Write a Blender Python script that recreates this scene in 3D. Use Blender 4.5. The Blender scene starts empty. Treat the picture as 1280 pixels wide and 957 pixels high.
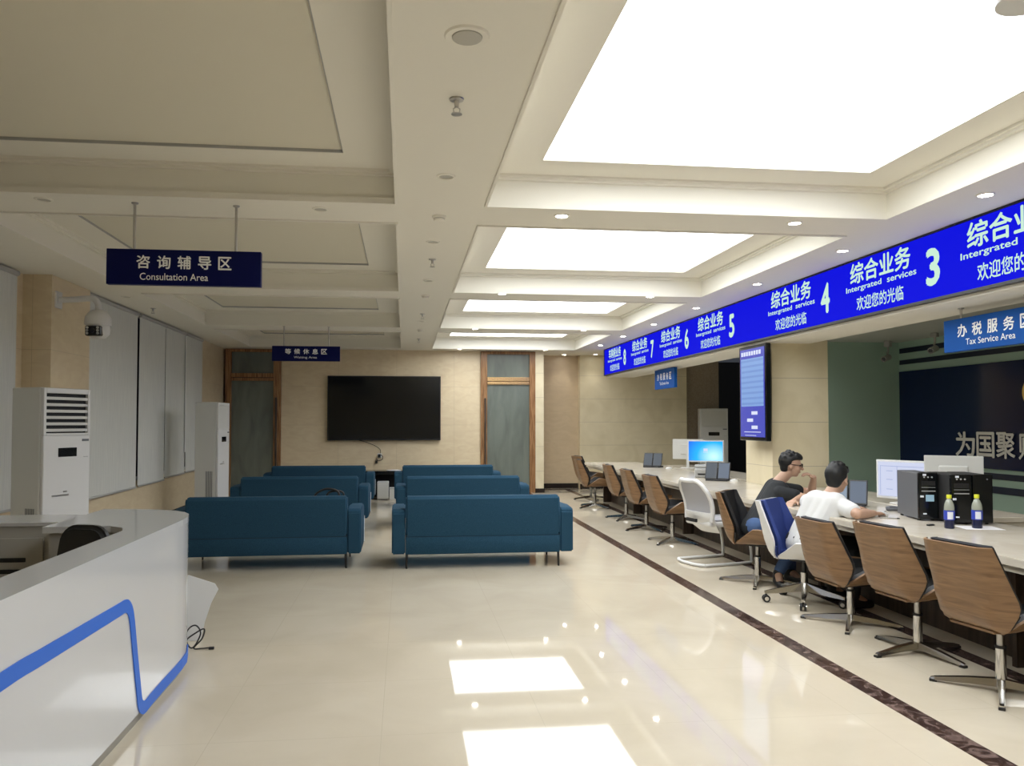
import bpy, bmesh, math, random
from mathutils import Vector, Matrix
random.seed(7)
SC = bpy.context.scene
COL = SC.collection
PI = math.pi
R = math.radians

# ------------------------------------------------------------------ camera, world, exposure
F_PX, EYE = 980.0, 1.5
cam_d = bpy.data.cameras.new('camera')
cam = bpy.data.objects.new('camera', cam_d)
COL.objects.link(cam)
cam.location = (0, 0, EYE)
cam.rotation_euler = (R(90 + 1.694992), 0, R(-6.5775064))
cam_d.sensor_fit = 'HORIZONTAL'
cam_d.sensor_width = 36.0
cam_d.lens = F_PX / 1280 * 36.0
cam_d.shift_x = 0.0171489
cam_d.shift_y = 0.0152344
cam_d.clip_start = 0.05
cam_d.clip_end = 100
SC.camera = cam
W = bpy.data.worlds.new('world')
SC.world = W
W.use_nodes = True
W.node_tree.nodes['Background'].inputs['Color'].default_value = (0.02, 0.022, 0.026, 1)
W.node_tree.nodes['Background'].inputs['Strength'].default_value = 1.0
SC.view_settings.view_transform = 'Standard'
SC.view_settings.look = 'None'
SC.view_settings.gamma = 1
SC.view_settings.use_curve_mapping = False
SC.view_settings.exposure = 1.0
PANEL_L = 3.0          # radiance of the lit stretch-ceiling panels
DOWNLIGHT_W = 6.5      # watts of each lit downlight
try:
    SC.cycles.use_denoising = True
    SC.cycles.max_bounces = 8
    SC.cycles.diffuse_bounces = 5
    SC.cycles.sample_clamp_indirect = 6.0
except Exception:
    pass

# ------------------------------------------------------------------ materials
MATS = {}


def principled(name, col, rough=0.5, metal=0.0, spec=0.5, emis=None, estr=0.0, trans=0.0, coat=0.0):
    m = bpy.data.materials.new(name)
    m.use_nodes = True
    b = m.node_tree.nodes['Principled BSDF']
    b.inputs['Base Color'].default_value = (*col, 1)
    b.inputs['Roughness'].default_value = rough
    b.inputs['Metallic'].default_value = metal
    b.inputs['Specular IOR Level'].default_value = spec
    b.inputs['Transmission Weight'].default_value = trans
    b.inputs['Coat Weight'].default_value = coat
    if emis:
        b.inputs['Emission Color'].default_value = (*emis, 1)
        b.inputs['Emission Strength'].default_value = estr
    MATS[name] = m
    return m


def _nodes(m):
    nt = m.node_tree
    return nt, nt.nodes, nt.links, nt.nodes['Principled BSDF']


def ramp_noise(m, c0, c1, scale=5.0, stretch=(1, 1, 1), detail=6.0, distort=0.0, lo=0.35, hi=0.65, space='Object'):
    """colour varied by a noise in object space"""
    nt, N, L, b = _nodes(m)
    tc = N.new('ShaderNodeTexCoord')
    mp = N.new('ShaderNodeMapping')
    mp.inputs['Scale'].default_value = stretch
    nz = N.new('ShaderNodeTexNoise')
    nz.inputs['Scale'].default_value = scale
    nz.inputs['Detail'].default_value = detail
    nz.inputs['Distortion'].default_value = distort
    rp = N.new('ShaderNodeValToRGB')
    rp.color_ramp.elements[0].position = lo
    rp.color_ramp.elements[0].color = (*c0, 1)
    rp.color_ramp.elements[1].position = hi
    rp.color_ramp.elements[1].color = (*c1, 1)
    L.new(tc.outputs[space], mp.inputs['Vector'])
    L.new(mp.outputs['Vector'], nz.inputs['Vector'])
    L.new(nz.outputs['Fac'], rp.inputs['Fac'])
    L.new(rp.outputs['Color'], b.inputs['Base Color'])
    return nt, N, L, b, tc, nz, rp


def bump(m, scale, strength, dist=0.002, space='Object'):
    nt, N, L, b = _nodes(m)
    tc = N.new('ShaderNodeTexCoord')
    nz = N.new('ShaderNodeTexNoise')
    nz.inputs['Scale'].default_value = scale
    nz.inputs['Detail'].default_value = 3
    bp = N.new('ShaderNodeBump')
    bp.inputs['Strength'].default_value = strength
    bp.inputs['Distance'].default_value = dist
    L.new(tc.outputs[space], nz.inputs['Vector'])
    L.new(nz.outputs['Fac'], bp.inputs['Height'])
    L.new(bp.outputs['Normal'], b.inputs['Normal'])


def joints(m, axes, size, width, dark):
    """thin joint lines on a regular grid; axes e.g. 'xy', size (a,b)"""
    nt, N, L, b = _nodes(m)
    tc = N.new('ShaderNodeTexCoord')
    sp = N.new('ShaderNodeSeparateXYZ')
    L.new(tc.outputs['Object'], sp.inputs['Vector'])
    prev = None
    for ax, s, off in zip(axes, size, (0.13, 0.21)):
        d = N.new('ShaderNodeMath'); d.operation = 'MULTIPLY_ADD'
        d.inputs[1].default_value = 1 / s
        d.inputs[2].default_value = 40 + off
        L.new(sp.outputs[ax.upper()], d.inputs[0])
        f = N.new('ShaderNodeMath'); f.operation = 'FRACT'
        L.new(d.outputs[0], f.inputs[0])
        c = N.new('ShaderNodeMath'); c.operation = 'LESS_THAN'
        c.inputs[1].default_value = width / s
        L.new(f.outputs[0], c.inputs[0])
        if prev is None:
            prev = c
        else:
            mx = N.new('ShaderNodeMath'); mx.operation = 'MAXIMUM'
            L.new(prev.outputs[0], mx.inputs[0]); L.new(c.outputs[0], mx.inputs[1])
            prev = mx
    mix = N.new('ShaderNodeMix'); mix.data_type = 'RGBA'
    src = b.inputs['Base Color'].links[0].from_socket if b.inputs['Base Color'].links else None
    if src:
        L.new(src, mix.inputs[6])
    else:
        mix.inputs[6].default_value = b.inputs['Base Color'].default_value
    mix.inputs[7].default_value = (*dark, 1)
    L.new(prev.outputs[0], mix.inputs[0])
    L.new(mix.outputs[2], b.inputs['Base Color'])


M = MATS
principled('floor_tile', (.62, .56, .46), .035, spec=.32)
ramp_noise(M['floor_tile'], (.56, .495, .385), (.615, .55, .435), scale=1.6, detail=8, distort=.6)
joints(M['floor_tile'], 'xy', (.8, .8), .003, (.515, .455, .355))
principled('stripe_marble', (.08, .05, .04), .12)
ramp_noise(M['stripe_marble'], (.035, .02, .018), (.24, .17, .15), scale=9, detail=10, distort=2.2, lo=.45, hi=.75)
principled('ceiling_paint', (.86, .83, .74), .75, spec=.2)
principled('wall_marble', (.60, .50, .36), .28)
ramp_noise(M['wall_marble'], (.70, .57, .38), (.76, .64, .44), scale=3.2, stretch=(1, 1, 2.4), detail=9, distort=1.4)
joints(M['wall_marble'], 'xz', (1.2, .8), .004, (.54, .44, .29))
principled('cream_marble', (.66, .58, .44), .3)
ramp_noise(M['cream_marble'], (.72, .63, .43), (.80, .71, .51), scale=2.4, detail=8, distort=1.0)
joints(M['cream_marble'], 'zz', (.52, 50), .006, (.50, .43, .32))
principled('tan_wall', (.50, .40, .28), .35)
ramp_noise(M['tan_wall'], (.60, .475, .315), (.65, .52, .35), scale=3.2, stretch=(1, 1, 2.4), detail=8, distort=1.4)
principled('brown_wall', (.34, .28, .20), .5)
ramp_noise(M['brown_wall'], (.31, .25, .18), (.37, .31, .23), scale=30, detail=5)
principled('green_wall', (.44, .61, .52), .55)
principled('dark_wall', (.05, .05, .05), .7)
principled('service_white', (.60, .62, .58), .6)
principled('skirting_black', (.02, .015, .014), .2)
principled('navy_board', (.008, .018, .075), .12, spec=.3)
principled('navy_strip', (.012, .02, .05), .4)
principled('navy_sign', (.003, .006, .075), .5, spec=.15)
principled('blue_sign', (.008, .085, .36), .6, spec=.15)
principled('lettering_grey', (.90, .90, .90), .4)
principled('lettering_white', (.92, .94, .94), .5)
principled('steel', (.55, .53, .50), .3, metal=1)
principled('chrome', (.72, .71, .69), .16, metal=1)
principled('gold', (.75, .55, .2), .3, metal=1)
principled('black_plastic', (.012, .012, .013), .4)
principled('black_gloss', (.005, .006, .007), .12)
principled('black_matte', (.01, .01, .011), .7)
principled('grey_plastic', (.12, .125, .14), .45)
principled('white_plastic', (.72, .72, .71), .35)
principled('offwhite_plastic', (.66, .66, .63), .4)
principled('light_grey', (.42, .42, .41), .5)
principled('blind_fabric', (.34, .36, .36), .8, spec=.2)
ramp_noise(M['blind_fabric'], (.63, .64, .61), (.69, .70, .66), scale=60, stretch=(1, 1, .05), detail=3)
principled('strip_white', (.85, .86, .85), .4)
principled('night_glass', (.01, .012, .014), .1)
principled('wood_frame', (.30, .155, .065), .22)
ramp_noise(M['wood_frame'], (.20, .095, .04), (.40, .22, .10), scale=4, stretch=(14, 14, .8), detail=5)
principled('brass', (.75, .50, .25), .22, metal=1)
principled('frosted_glass', (.20, .235, .21), .2, spec=.6)
ramp_noise(M['frosted_glass'], (.135, .155, .135), (.185, .21, .18), scale=2.2, stretch=(2, 1, .5), detail=5, distort=.5)
principled('sofa_fabric', (.018, .055, .09), .85, spec=.15)
ramp_noise(M['sofa_fabric'], (.0155, .052, .092), (.0225, .070, .118), scale=160, detail=3)
bump(M['sofa_fabric'], 320, .35, .002)
principled('seam_dark', (.008, .03, .055), .9)
principled('piping_white', (.7, .72, .74), .5)
principled('wood_shell', (.27, .15, .085), .38)
ramp_noise(M['wood_shell'], (.17, .092, .042), (.30, .172, .082), scale=3.0, stretch=(1.2, 1.2, 11), detail=7, distort=1.2, lo=.3, hi=.7)
principled('black_leather', (.012, .012, .013), .5)
principled('blue_fabric', (.018, .04, .20), .75)
principled('white_shell', (.78, .78, .77), .3)
principled('grey_mesh', (.42, .42, .45), .8)
principled('counter_stone', (.66, .60, .50), .18)
ramp_noise(M['counter_stone'], (.62, .56, .46), (.70, .64, .54), scale=3.5, detail=7, distort=.8)
principled('counter_dark', (.055, .035, .024), .35)
ramp_noise(M['counter_dark'], (.03, .019, .013), (.085, .055, .038), scale=5, stretch=(4, 4, .5), detail=5)
principled('desk_white', (.58, .585, .59), .18, coat=.4)
principled('desk_inner', (.42, .41, .38), .5)
principled('desk_blue', (.02, .12, .52), .45, spec=.3, emis=(.03, .14, .6), estr=.06)
principled('plinth_grey', (.25, .23, .19), .4)
principled('panel_lit', (.9, .9, .9), .6, emis=(.93, .97, 1.0), estr=PANEL_L)
principled('panel_off', (.76, .72, .60), .8, spec=.1)
principled('lens_lit', (.9, .9, .9), .5, emis=(1.0, .98, .95), estr=25.0)
principled('lens_off', (.50, .48, .42), .5)
principled('led_blue', (.002, .002, .01), .9, spec=.02, emis=(.006, .008, .80), estr=0.468)
principled('led_text', (.02, .02, .02), .9, spec=.02, emis=(.70, 1.0, .80), estr=0.425)
principled('screen_pale', (.05, .06, .09), .3, emis=(.66, .70, .88), estr=0.444)
principled('screen_line', (.05, .06, .09), .4, emis=(.40, .48, .80), estr=0.374)
principled('tablet_screen', (.05, .06, .08), .3, spec=.08, emis=(.22, .27, .36), estr=0.210)
principled('tablet_glare', (.05, .06, .08), .3, spec=.08, emis=(.45, .56, .68), estr=0.240)
principled('tablet_dim', (.06, .07, .08), .3, spec=.08, emis=(.10, .11, .14), estr=0.210)
principled('display_blue', (.01, .01, .04), .2, emis=(.07, .085, .55), estr=0.421)
principled('display_pale', (.02, .03, .06), .3, emis=(.24, .42, .80), estr=0.421)
principled('display_row', (.02, .03, .06), .3, emis=(.16, .30, .68), estr=0.421)
principled('display_white', (.05, .05, .07), .3, emis=(.72, .78, .98), estr=0.444)
principled('bottle_drink', (.008, .012, .05), .08)
principled('bottle_clear', (.34, .36, .30), .06, spec=.6)
principled('bottle_label', (.03, .06, .45), .4)
principled('label_white', (.75, .78, .85), .5)
principled('cap_yellow', (.70, .72, .04), .4)
principled('paper', (.80, .79, .80), .7)
principled('skin', (.50, .31, .215), .5)
principled('hair', (.006, .006, .006), .55)
principled('black_cloth', (.012, .014, .016), .85)
principled('white_cloth', (.66, .66, .65), .85)
principled('denim', (.06, .11, .24), .9)
principled('sticker_blue', (.35, .55, .70), .5)
# the lit wallpaper of the small desktop monitor: a blue picture with a pale glow of its own
m = principled('screen_desktop', (.01, .02, .05), .2)
nt, N, L, b = _nodes(m)
tc = N.new('ShaderNodeTexCoord'); gr = N.new('ShaderNodeTexGradient'); mp = N.new('ShaderNodeMapping')
gr.gradient_type = 'SPHERICAL'
mp.inputs['Location'].default_value = (-.26, 0, -.60)
mp.inputs['Scale'].default_value = (2.2, 2.2, 2.6)
rp = N.new('ShaderNodeValToRGB')
rp.color_ramp.elements[0].color = (.01, .12, .75, 1)
rp.color_ramp.elements[1].color = (.55, .9, 1, 1)
e = rp.color_ramp.elements.new(.45); e.color = (.01, .40, .95, 1)
L.new(tc.outputs['Object'], mp.inputs['Vector']); L.new(mp.outputs['Vector'], gr.inputs['Vector'])
L.new(gr.outputs['Fac'], rp.inputs['Fac']); L.new(rp.outputs['Color'], b.inputs['Emission Color'])
b.inputs['Emission Strength'].default_value = .62


# ------------------------------------------------------------------ mesh helpers
def obj(name, bm, mat, parent=None, smooth=False, loc=None):
    me = bpy.data.meshes.new(name)
    bmesh.ops.recalc_face_normals(bm, faces=bm.faces[:])
    bm.to_mesh(me)
    bm.free()
    return link(name, me, mat, parent, smooth, loc)


def link(name, me, mat, parent=None, smooth=False, loc=None):
    o = bpy.data.objects.new(name, me)
    COL.objects.link(o)
    me.materials.clear()
    me.materials.append(MATS[mat] if isinstance(mat, str) else mat)
    if smooth:
        for p in me.polygons:
            p.use_smooth = True
        try:
            me.set_sharp_from_angle(angle=R(40))
        except Exception:
            pass
    if parent:
        o.parent = parent
    if loc:
        o.location = loc
    return o


def tag(o, label, cat, group=None, kind=None):
    o['label'] = label
    o['category'] = cat
    if group:
        o['group'] = group
    if kind:
        o['kind'] = kind
    return o


def thing(name, label, cat, loc=(0, 0, 0), rz=0.0, group=None):
    o = bpy.data.objects.new(name, None)
    COL.objects.link(o)
    o.location = loc
    o.rotation_euler = (0, 0, rz)
    o.empty_display_size = .05
    return tag(o, label, cat, group)


def struct(name, bm, mat, smooth=False):
    o = obj(name, bm, mat, None, smooth)
    o['kind'] = 'structure'
    return o


def copy_tree(o, parent=None):
    c = o.copy()
    COL.objects.link(c)
    if parent:
        c.parent = parent
    for ch in list(o.children):
        copy_tree(ch, c)
    return c


def BM():
    return bmesh.new()


def box(bm, x0, x1, y0, y1, z0, z1, bev=0.0, mtx=None, seg=2):
    r = bmesh.ops.create_cube(bm, size=1.0)
    vs = r['verts']
    for v in vs:
        v.co = Vector(((x0 + x1) / 2 + v.co.x * (x1 - x0), (y0 + y1) / 2 + v.co.y * (y1 - y0), (z0 + z1) / 2 + v.co.z * (z1 - z0)))
    if bev > 0:
        es = list({e for v in vs for e in v.link_edges})
        rr = bmesh.ops.bevel(bm, geom=es, offset=bev, segments=seg, affect='EDGES', profile=.5)
        vs = list({v for f in rr['faces'] for v in f.verts} | {v for v in vs if v.is_valid})
    if mtx is not None:
        for v in vs:
            v.co = mtx @ v.co
    return vs


def cone(bm, p0, p1, r0, r1=None, seg=16, cap=True):
    r1 = r0 if r1 is None else r1
    p0, p1 = Vector(p0), Vector(p1)
    d = (p1 - p0)
    L_ = d.length
    d.normalize()
    a = d.orthogonal().normalized()
    bb = d.cross(a)
    A, B = [], []
    for i in range(seg):
        t = 2 * PI * i / seg
        w = a * math.cos(t) + bb * math.sin(t)
        A.append(bm.verts.new(p0 + w * r0))
        B.append(bm.verts.new(p1 + w * r1))
    for i in range(seg):
        j = (i + 1) % seg
        bm.faces.new((A[i], A[j], B[j], B[i]))
    if cap:
        bm.faces.new(A[::-1])
        bm.faces.new(B)


def lathe(bm, prof, c=(0, 0, 0), seg=24, axis='z'):
    """prof: (radius, height) list"""
    rows = []
    for r, h in prof:
        row = []
        if r < 1e-5:
            row = [bm.verts.new((0, 0, h))]
        else:
            for i in range(seg):
                t = 2 * PI * i / seg
                row.append(bm.verts.new((r * math.cos(t), r * math.sin(t), h)))
        rows.append(row)
    for a, b_ in zip(rows, rows[1:]):
        for i in range(seg):
            j = (i + 1) % seg
            if len(a) == 1 and len(b_) == 1:
                continue
            if len(a) == 1:
                bm.faces.new((a[0], b_[i], b_[j]))
            elif len(b_) == 1:
                bm.faces.new((a[i], a[j], b_[0]))
            else:
                bm.faces.new((a[i], a[j], b_[j], b_[i]))
    for row, flip in ((rows[0], True), (rows[-1], False)):
        if len(row) > 1:
            bm.faces.new(row[::-1] if flip else row)
    for row in rows:
        for v in row:
            x, y, z = v.co
            if axis == 'y':
                x, y, z = x, z, -y
            elif axis == 'x':
                x, y, z = z, y, -x
            v.co = Vector((x + c[0], y + c[1], z + c[2]))


def prism(bm, pts, z0, z1):
    """vertical prism over an xy polygon"""
    A = [bm.verts.new((p[0], p[1], z0)) for p in pts]
    B = [bm.verts.new((p[0], p[1], z1)) for p in pts]
    n = len(pts)
    for i in range(n):
        j = (i + 1) % n
        bm.faces.new((A[i], A[j], B[j], B[i]))
    bm.faces.new(A[::-1])
    bm.faces.new(B)


def tube(bm, pts, r, seg=8, closed=False):
    pts = [Vector(p) for p in pts]
    rows = []
    n = len(pts)
    up = None
    for i, p in enumerate(pts):
        if i == 0:
            d = pts[1] - p
        elif i == n - 1:
            d = p - pts[i - 1]
        else:
            d = (pts[i + 1] - p).normalized() + (p - pts[i - 1]).normalized()
        d.normalize()
        if up is None:
            a = d.orthogonal().normalized()
        else:
            a = (up - d * up.dot(d)).normalized()
        up = a
        b_ = d.cross(a)
        rows.append([bm.verts.new(p + (a * math.cos(2 * PI * k / seg) + b_ * math.sin(2 * PI * k / seg)) * r) for k in range(seg)])
    for A, B in zip(rows, rows[1:]):
        for k in range(seg):
            j = (k + 1) % seg
            bm.faces.new((A[k], A[j], B[j], B[k]))
    bm.faces.new(rows[0][::-1])
    bm.faces.new(rows[-1])


def smooth_path(pts, n=6):
    """Catmull-Rom through pts"""
    P = [Vector(p) for p in pts]
    P = [P[0] * 2 - P[1]] + P + [P[-1] * 2 - P[-2]]
    out = []
    for i in range(1, len(P) - 2):
        for k in range(n):
            t = k / n
            a, b_, c, d = P[i - 1], P[i], P[i + 1], P[i + 2]
            out.append(.5 * ((2 * b_) + (c - a) * t + (2 * a - 5 * b_ + 4 * c - d) * t * t + (3 * b_ - a - 3 * c + d) * t ** 3))
    out.append(P[-2])
    return out


def sheet(bm, grid, thick):
    """closed slab from a grid of points (rows of Vectors), thickened along its local normals"""
    nr, nc = len(grid), len(grid[0])

    def nrm(i, j):
        i0, i1 = max(i - 1, 0), min(i + 1, nr - 1)
        j0, j1 = max(j - 1, 0), min(j + 1, nc - 1)
        a = grid[i1][j] - grid[i0][j]
        b_ = grid[i][j1] - grid[i][j0]
        c = a.cross(b_)
        return c.normalized() if c.length > 1e-9 else Vector((0, 0, 1))
    T = [[bm.verts.new(grid[i][j]) for j in range(nc)] for i in range(nr)]
    U = [[bm.verts.new(grid[i][j] + nrm(i, j) * thick) for j in range(nc)] for i in range(nr)]
    for i in range(nr - 1):
        for j in range(nc - 1):
            bm.faces.new((T[i][j], T[i][j + 1], T[i + 1][j + 1], T[i + 1][j]))
            bm.faces.new((U[i][j], U[i + 1][j], U[i + 1][j + 1], U[i][j + 1]))
    for i in range(nr - 1):
        bm.faces.new((T[i][0], T[i + 1][0], U[i + 1][0], U[i][0]))
        bm.faces.new((T[i][-1], U[i][-1], U[i + 1][-1], T[i + 1][-1]))
    for j in range(nc - 1):
        bm.faces.new((T[0][j], U[0][j], U[0][j + 1], T[0][j + 1]))
        bm.faces.new((T[-1][j], T[-1][j + 1], U[-1][j + 1], U[-1][j]))


def lettering(s, centre, ex, ey, w, h, mat, parent, bold=.012, depth=.002, name='lettering'):
    """the words s as thin raised letters, their box w x h centred at centre, in the plane ex, ey"""
    cu = bpy.data.curves.new('words', 'FONT')
    cu.body = s
    cu.size = 1.0
    cu.offset = 0.0
    cu.extrude = 0.0
    cu.resolution_u = 3
    t = bpy.data.objects.new('words', cu)
    COL.objects.link(t)
    bpy.context.view_layer.update()
    dg = bpy.context.evaluated_depsgraph_get()
    me = bpy.data.meshes.new_from_object(t.evaluated_get(dg))
    bpy.data.objects.remove(t)
    if bold > 0:      # heavier strokes: the outline laid over itself a little to each side
        lb = bmesh.new(); lb.from_mesh(me)
        base = lb.verts[:] + lb.edges[:] + lb.faces[:]
        shifts = [(bold, 0), (-bold, 0), (0, bold), (0, -bold)]
        for q, (dx, dy) in enumerate(shifts):
            d = bmesh.ops.duplicate(lb, geom=base)
            for e_ in d['geom']:
                if isinstance(e_, bmesh.types.BMVert):
                    e_.co += Vector((dx, dy, .004 * (q + 1)))
        lb.to_mesh(me); lb.free()
    xs = [v.co.x for v in me.vertices]
    ys = [v.co.y for v in me.vertices]
    x0, x1, y0, y1 = min(xs), max(xs), min(ys), max(ys)
    ex, ey, c = Vector(ex), Vector(ey), Vector(centre)
    n = ex.cross(ey)
    for v in me.vertices:
        zz = v.co.z
        v.co = c + ex * ((v.co.x - (x0 + x1) / 2) / (x1 - x0) * w) + ey * ((v.co.y - (y0 + y1) / 2) / (y1 - y0) * h) + n * (depth + zz * .02)
    me.name = name
    return link(name, me, mat, parent)


# ------------------------------------------------------------------ the room
ZC = 3.0
YB = 16.5                       # television wall
bm = BM(); box(bm, -4.2, 9.3, -5.0, 20.5, -.1, 0)
struct('floor', bm, 'floor_tile')
bm = BM(); box(bm, 2.54, 2.665, -4.8, 17.1, 0, .0015)
struct('trim_1', bm, 'stripe_marble')
bm = BM(); box(bm, 3.535, 3.655, -4.8, 17.1, 0, .0015)
struct('trim_2', bm, 'stripe_marble')
bm = BM(); box(bm, 2.955, 3.95, 17.12, 17.3, 0, .0015)
struct('trim_3', bm, 'stripe_marble')

# coffered ceiling: one continuous plaster surface
CX_L, CX_R = (-3.05, -.05), (.55, 3.54)
CY = [(-4.68, -1.68), (-1.15, 1.85), (2.38, 5.38), (5.91, 9.01), (9.51, 12.45), (13.08, 15.98)]
MARG = .34
ZT = 3.215


def ceiling_mesh():
    bm = BM()
    xs = [-4.0, CX_L[0], CX_L[1], CX_R[0], CX_R[1], 4.16]
    ys = [-4.9] + [v for c in CY for v in c] + [17.7]

    def quad(x0, x1, y0, y1, z):
        bm.faces.new([bm.verts.new(p) for p in ((x0, y0, z), (x0, y1, z), (x1, y1, z), (x1, y0, z))])
    for i in range(5):
        for j in range(len(ys) - 1):
            hole = i in (1, 3) and j % 2 == 1
            if not hole:
                box(bm, xs[i], xs[i + 1], ys[j], ys[j + 1], ZC, ZC + .36)
    for cx in (CX_L, CX_R):
        for cy in CY:
            x0, x1, y0, y1 = *cx, *cy
            a, b_, c, d = x0 + MARG, x1 - MARG, y0 + MARG, y1 - MARG
            # ledge ring, above the vertical faces
            box(bm, x0, a, y0, y1, ZT, ZT + .14)
            box(bm, b_, x1, y0, y1, ZT, ZT + .14)
            box(bm, a, b_, y0, c, ZT, ZT + .14)
            box(bm, a, b_, d, y1, ZT, ZT + .14)
            box(bm, x0, x1, y0, y1, ZT + .13, ZT + .15)
            # lip below, cove and step above
            for w, z0, z1, o in ((.018, ZC - .012, ZC + .03, 0), (.03, ZT - .035, ZT, 0), (.055, ZT - .018, ZT, 0)):
                box(bm, x0, x0 + w, y0, y1, z0, z1); box(bm, x1 - w, x1, y0, y1, z0, z1)
                box(bm, x0 + w, x1 - w, y0, y0 + w, z0, z1); box(bm, x0 + w, x1 - w, y1 - w, y1, z0, z1)
    box(bm, 4.16, 9.3, 15.98, 17.7, ZC, ZC + .3)
    return bm


struct('ceiling', ceiling_mesh(), 'ceiling_paint')
bm = BM(); box(bm, 4.75, 9.3, -4.9, 15.98, 2.95, 3.3)
struct('ceiling_service', bm, 'service_white')
bm = BM(); box(bm, 4.18, 4.77, -4.9, 15.93, 2.425, 3.3)
struct('trim_4', bm, 'ceiling_paint')

# walls
bm = BM(); box(bm, -4.1, -3.85, -4.9, 8.42, 0, 3.1); box(bm, -4.1, -3.66, 9.4, YB + .3, 0, 3.1)
struct('wall_left', bm, 'wall_marble')
bm = BM(); box(bm, -4.1, -3.57, 8.42, 9.4, 0, 3.1)
struct('wall_left_pier', bm, 'wall_marble')
bm = BM(); box(bm, -2.505, 1.605, YB, YB + .3, 0, 3.1)
struct('wall_back', bm, 'wall_marble')
bm = BM(); box(bm, 2.775, 2.95, YB - .06, 17.5, 0, 3.1)
struct('wall_back_post', bm, 'cream_marble')
bm = BM(); box(bm, 2.95, 7.25, 17.5, 17.8, 0, 3.1)
struct('wall_recess', bm, 'tan_wall')
bm = BM(); box(bm, 3.93, 6.42, 17.3, 17.5, 0, 3.1)
struct('wall_counter_end', bm, 'cream_marble')
bm = BM(); box(bm, 6.42, 7.25, 17.46, 17.5, 0, 3.1)
struct('wall_service_back', bm, 'brown_wall')
bm = BM(); box(bm, 7.25, 9.3, 20.2, 20.4, 0, 3.1)
struct('wall_corridor', bm, 'dark_wall')
bm = BM(); box(bm, 7.32, 9.3, 13.4, 13.6, 0, 3.1)
struct('wall_service_green', bm, 'green_wall')
bm = BM(); box(bm, 9.0, 9.3, -4.9, 13.4, 0, 3.1)
struct('wall_right', bm, 'green_wall')
bm = BM(); box(bm, -4.1, 9.3, -5.1, -4.85, 0, 3.3)
struct('wall_front', bm, 'cream_marble')
bm = BM(); box(bm, -4.1, 3.0, 17.9, 18.1, 0, 3.1); box(bm, -4.1, -3.9, YB + .3, 18, 0, 3.1)
struct('wall_beyond_doors', bm, 'dark_wall')
bm = BM(); box(bm, 4.3, 5.0, 8.785, 9.5, 0, 2.96)
struct('column', bm, 'cream_marble')
bm = BM(); box(bm, -2.505, 1.605, YB - .015, YB, 0, .1); box(bm, 2.765, 2.965, YB - .075, YB - .06, 0, .09)
struct('baseboard_back', bm, 'skirting_black')
bm = BM(); box(bm, 2.95, 3.93, 17.48, 17.5, 0, .11); box(bm, 3.93, 6.42, 17.28, 17.3, 0, .11)
struct('baseboard_recess', bm, 'skirting_black')
bm = BM(); box(bm, -3.66, -3.645, 9.4, YB, 0, .1); box(bm, -3.57, -3.555, 8.42, 9.4, 0, .1)
struct('baseboard_left', bm, 'skirting_black')


# doors in the television wall: timber frame, transom light, frosted leaf, long pull handle
def door(name, x0, x1, leaf0, leaf1, hx, zt, label):
    o = bpy.data.objects.new(name, None)
    COL.objects.link(o)
    o.location = ((x0 + x1) / 2, YB, 0)
    o['kind'] = 'structure'
    o['label'] = label
    cx = (x0 + x1) / 2
    bm = BM()
    box(bm, x0 - cx, leaf0 - cx, -.05, .12, 0, 2.99, .006)
    box(bm, leaf1 - cx, x1 - cx, -.05, .12, 0, 2.99, .006)
    box(bm, leaf0 - cx, leaf1 - cx, -.05, .12, 2.93, 2.99, .006)
    obj('door_frame', bm, 'wood_frame', o)
    bm = BM()
    box(bm, leaf0 - cx, leaf1 - cx, -.045, .1, zt, zt + .085, .006)
    box(bm, leaf0 - cx, leaf1 - cx, -.03, .1, zt - .07, zt - .01, .006)
    obj('transom_rail', bm, 'brass' if hx < cx else 'wood_frame', o)
    bm = BM(); box(bm, leaf0 - cx, leaf1 - cx, .03, .045, zt + .085, 2.93)
    obj('transom_pane', bm, 'frosted_glass', o)
    bm = BM(); box(bm, leaf0 - cx, leaf1 - cx, .02, .04, .01, zt - .07)
    pane = obj('door_leaf', bm, 'frosted_glass', o)
    bm = BM()
    for z in (.7, 1.9):
        cone(bm, (hx - cx, .02, z), (hx - cx, -.07, z), .012)
    box(bm, hx - cx - .018, hx - cx + .018, -.09, -.055, .45, 2.0, .006)
    obj('pull_handle', bm, 'counter_dark', pane)
    return o


door('door_1', -3.62, -2.505, -3.5, -2.66, -2.6, 2.41, 'frosted glass door with brown timber frame beside the left windows')
door('door_2', 1.605, 2.775, 1.745, 2.65, 1.70, 2.36, 'frosted glass door with brown timber frame to the right of the television')

# windows at night behind the roller blinds
for i, (x, y0, y1) in enumerate([(-3.84, 3.2, 8.1), (-3.655, 9.5, 14.6)]):
    o = bpy.data.objects.new('window_%d' % (i + 1), None)
    COL.objects.link(o)
    o['kind'] = 'structure'
    bm = BM(); box(bm, x - .01, x + .004, y0, y1, .75, 2.95)
    obj('pane', bm, 'night_glass', o)
    bm = BM()
    for k in range(4):
        y = y0 + (y1 - y0) * k / 3
        box(bm, x, x + .012, y - .025, y + .025, .72, 2.97)
    box(bm, x, x + .012, y0, y1, .70, .75); box(bm, x, x + .012, y0, y1, 2.93, 2.98)
    obj('window_frame', bm, 'light_grey', o)


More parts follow.
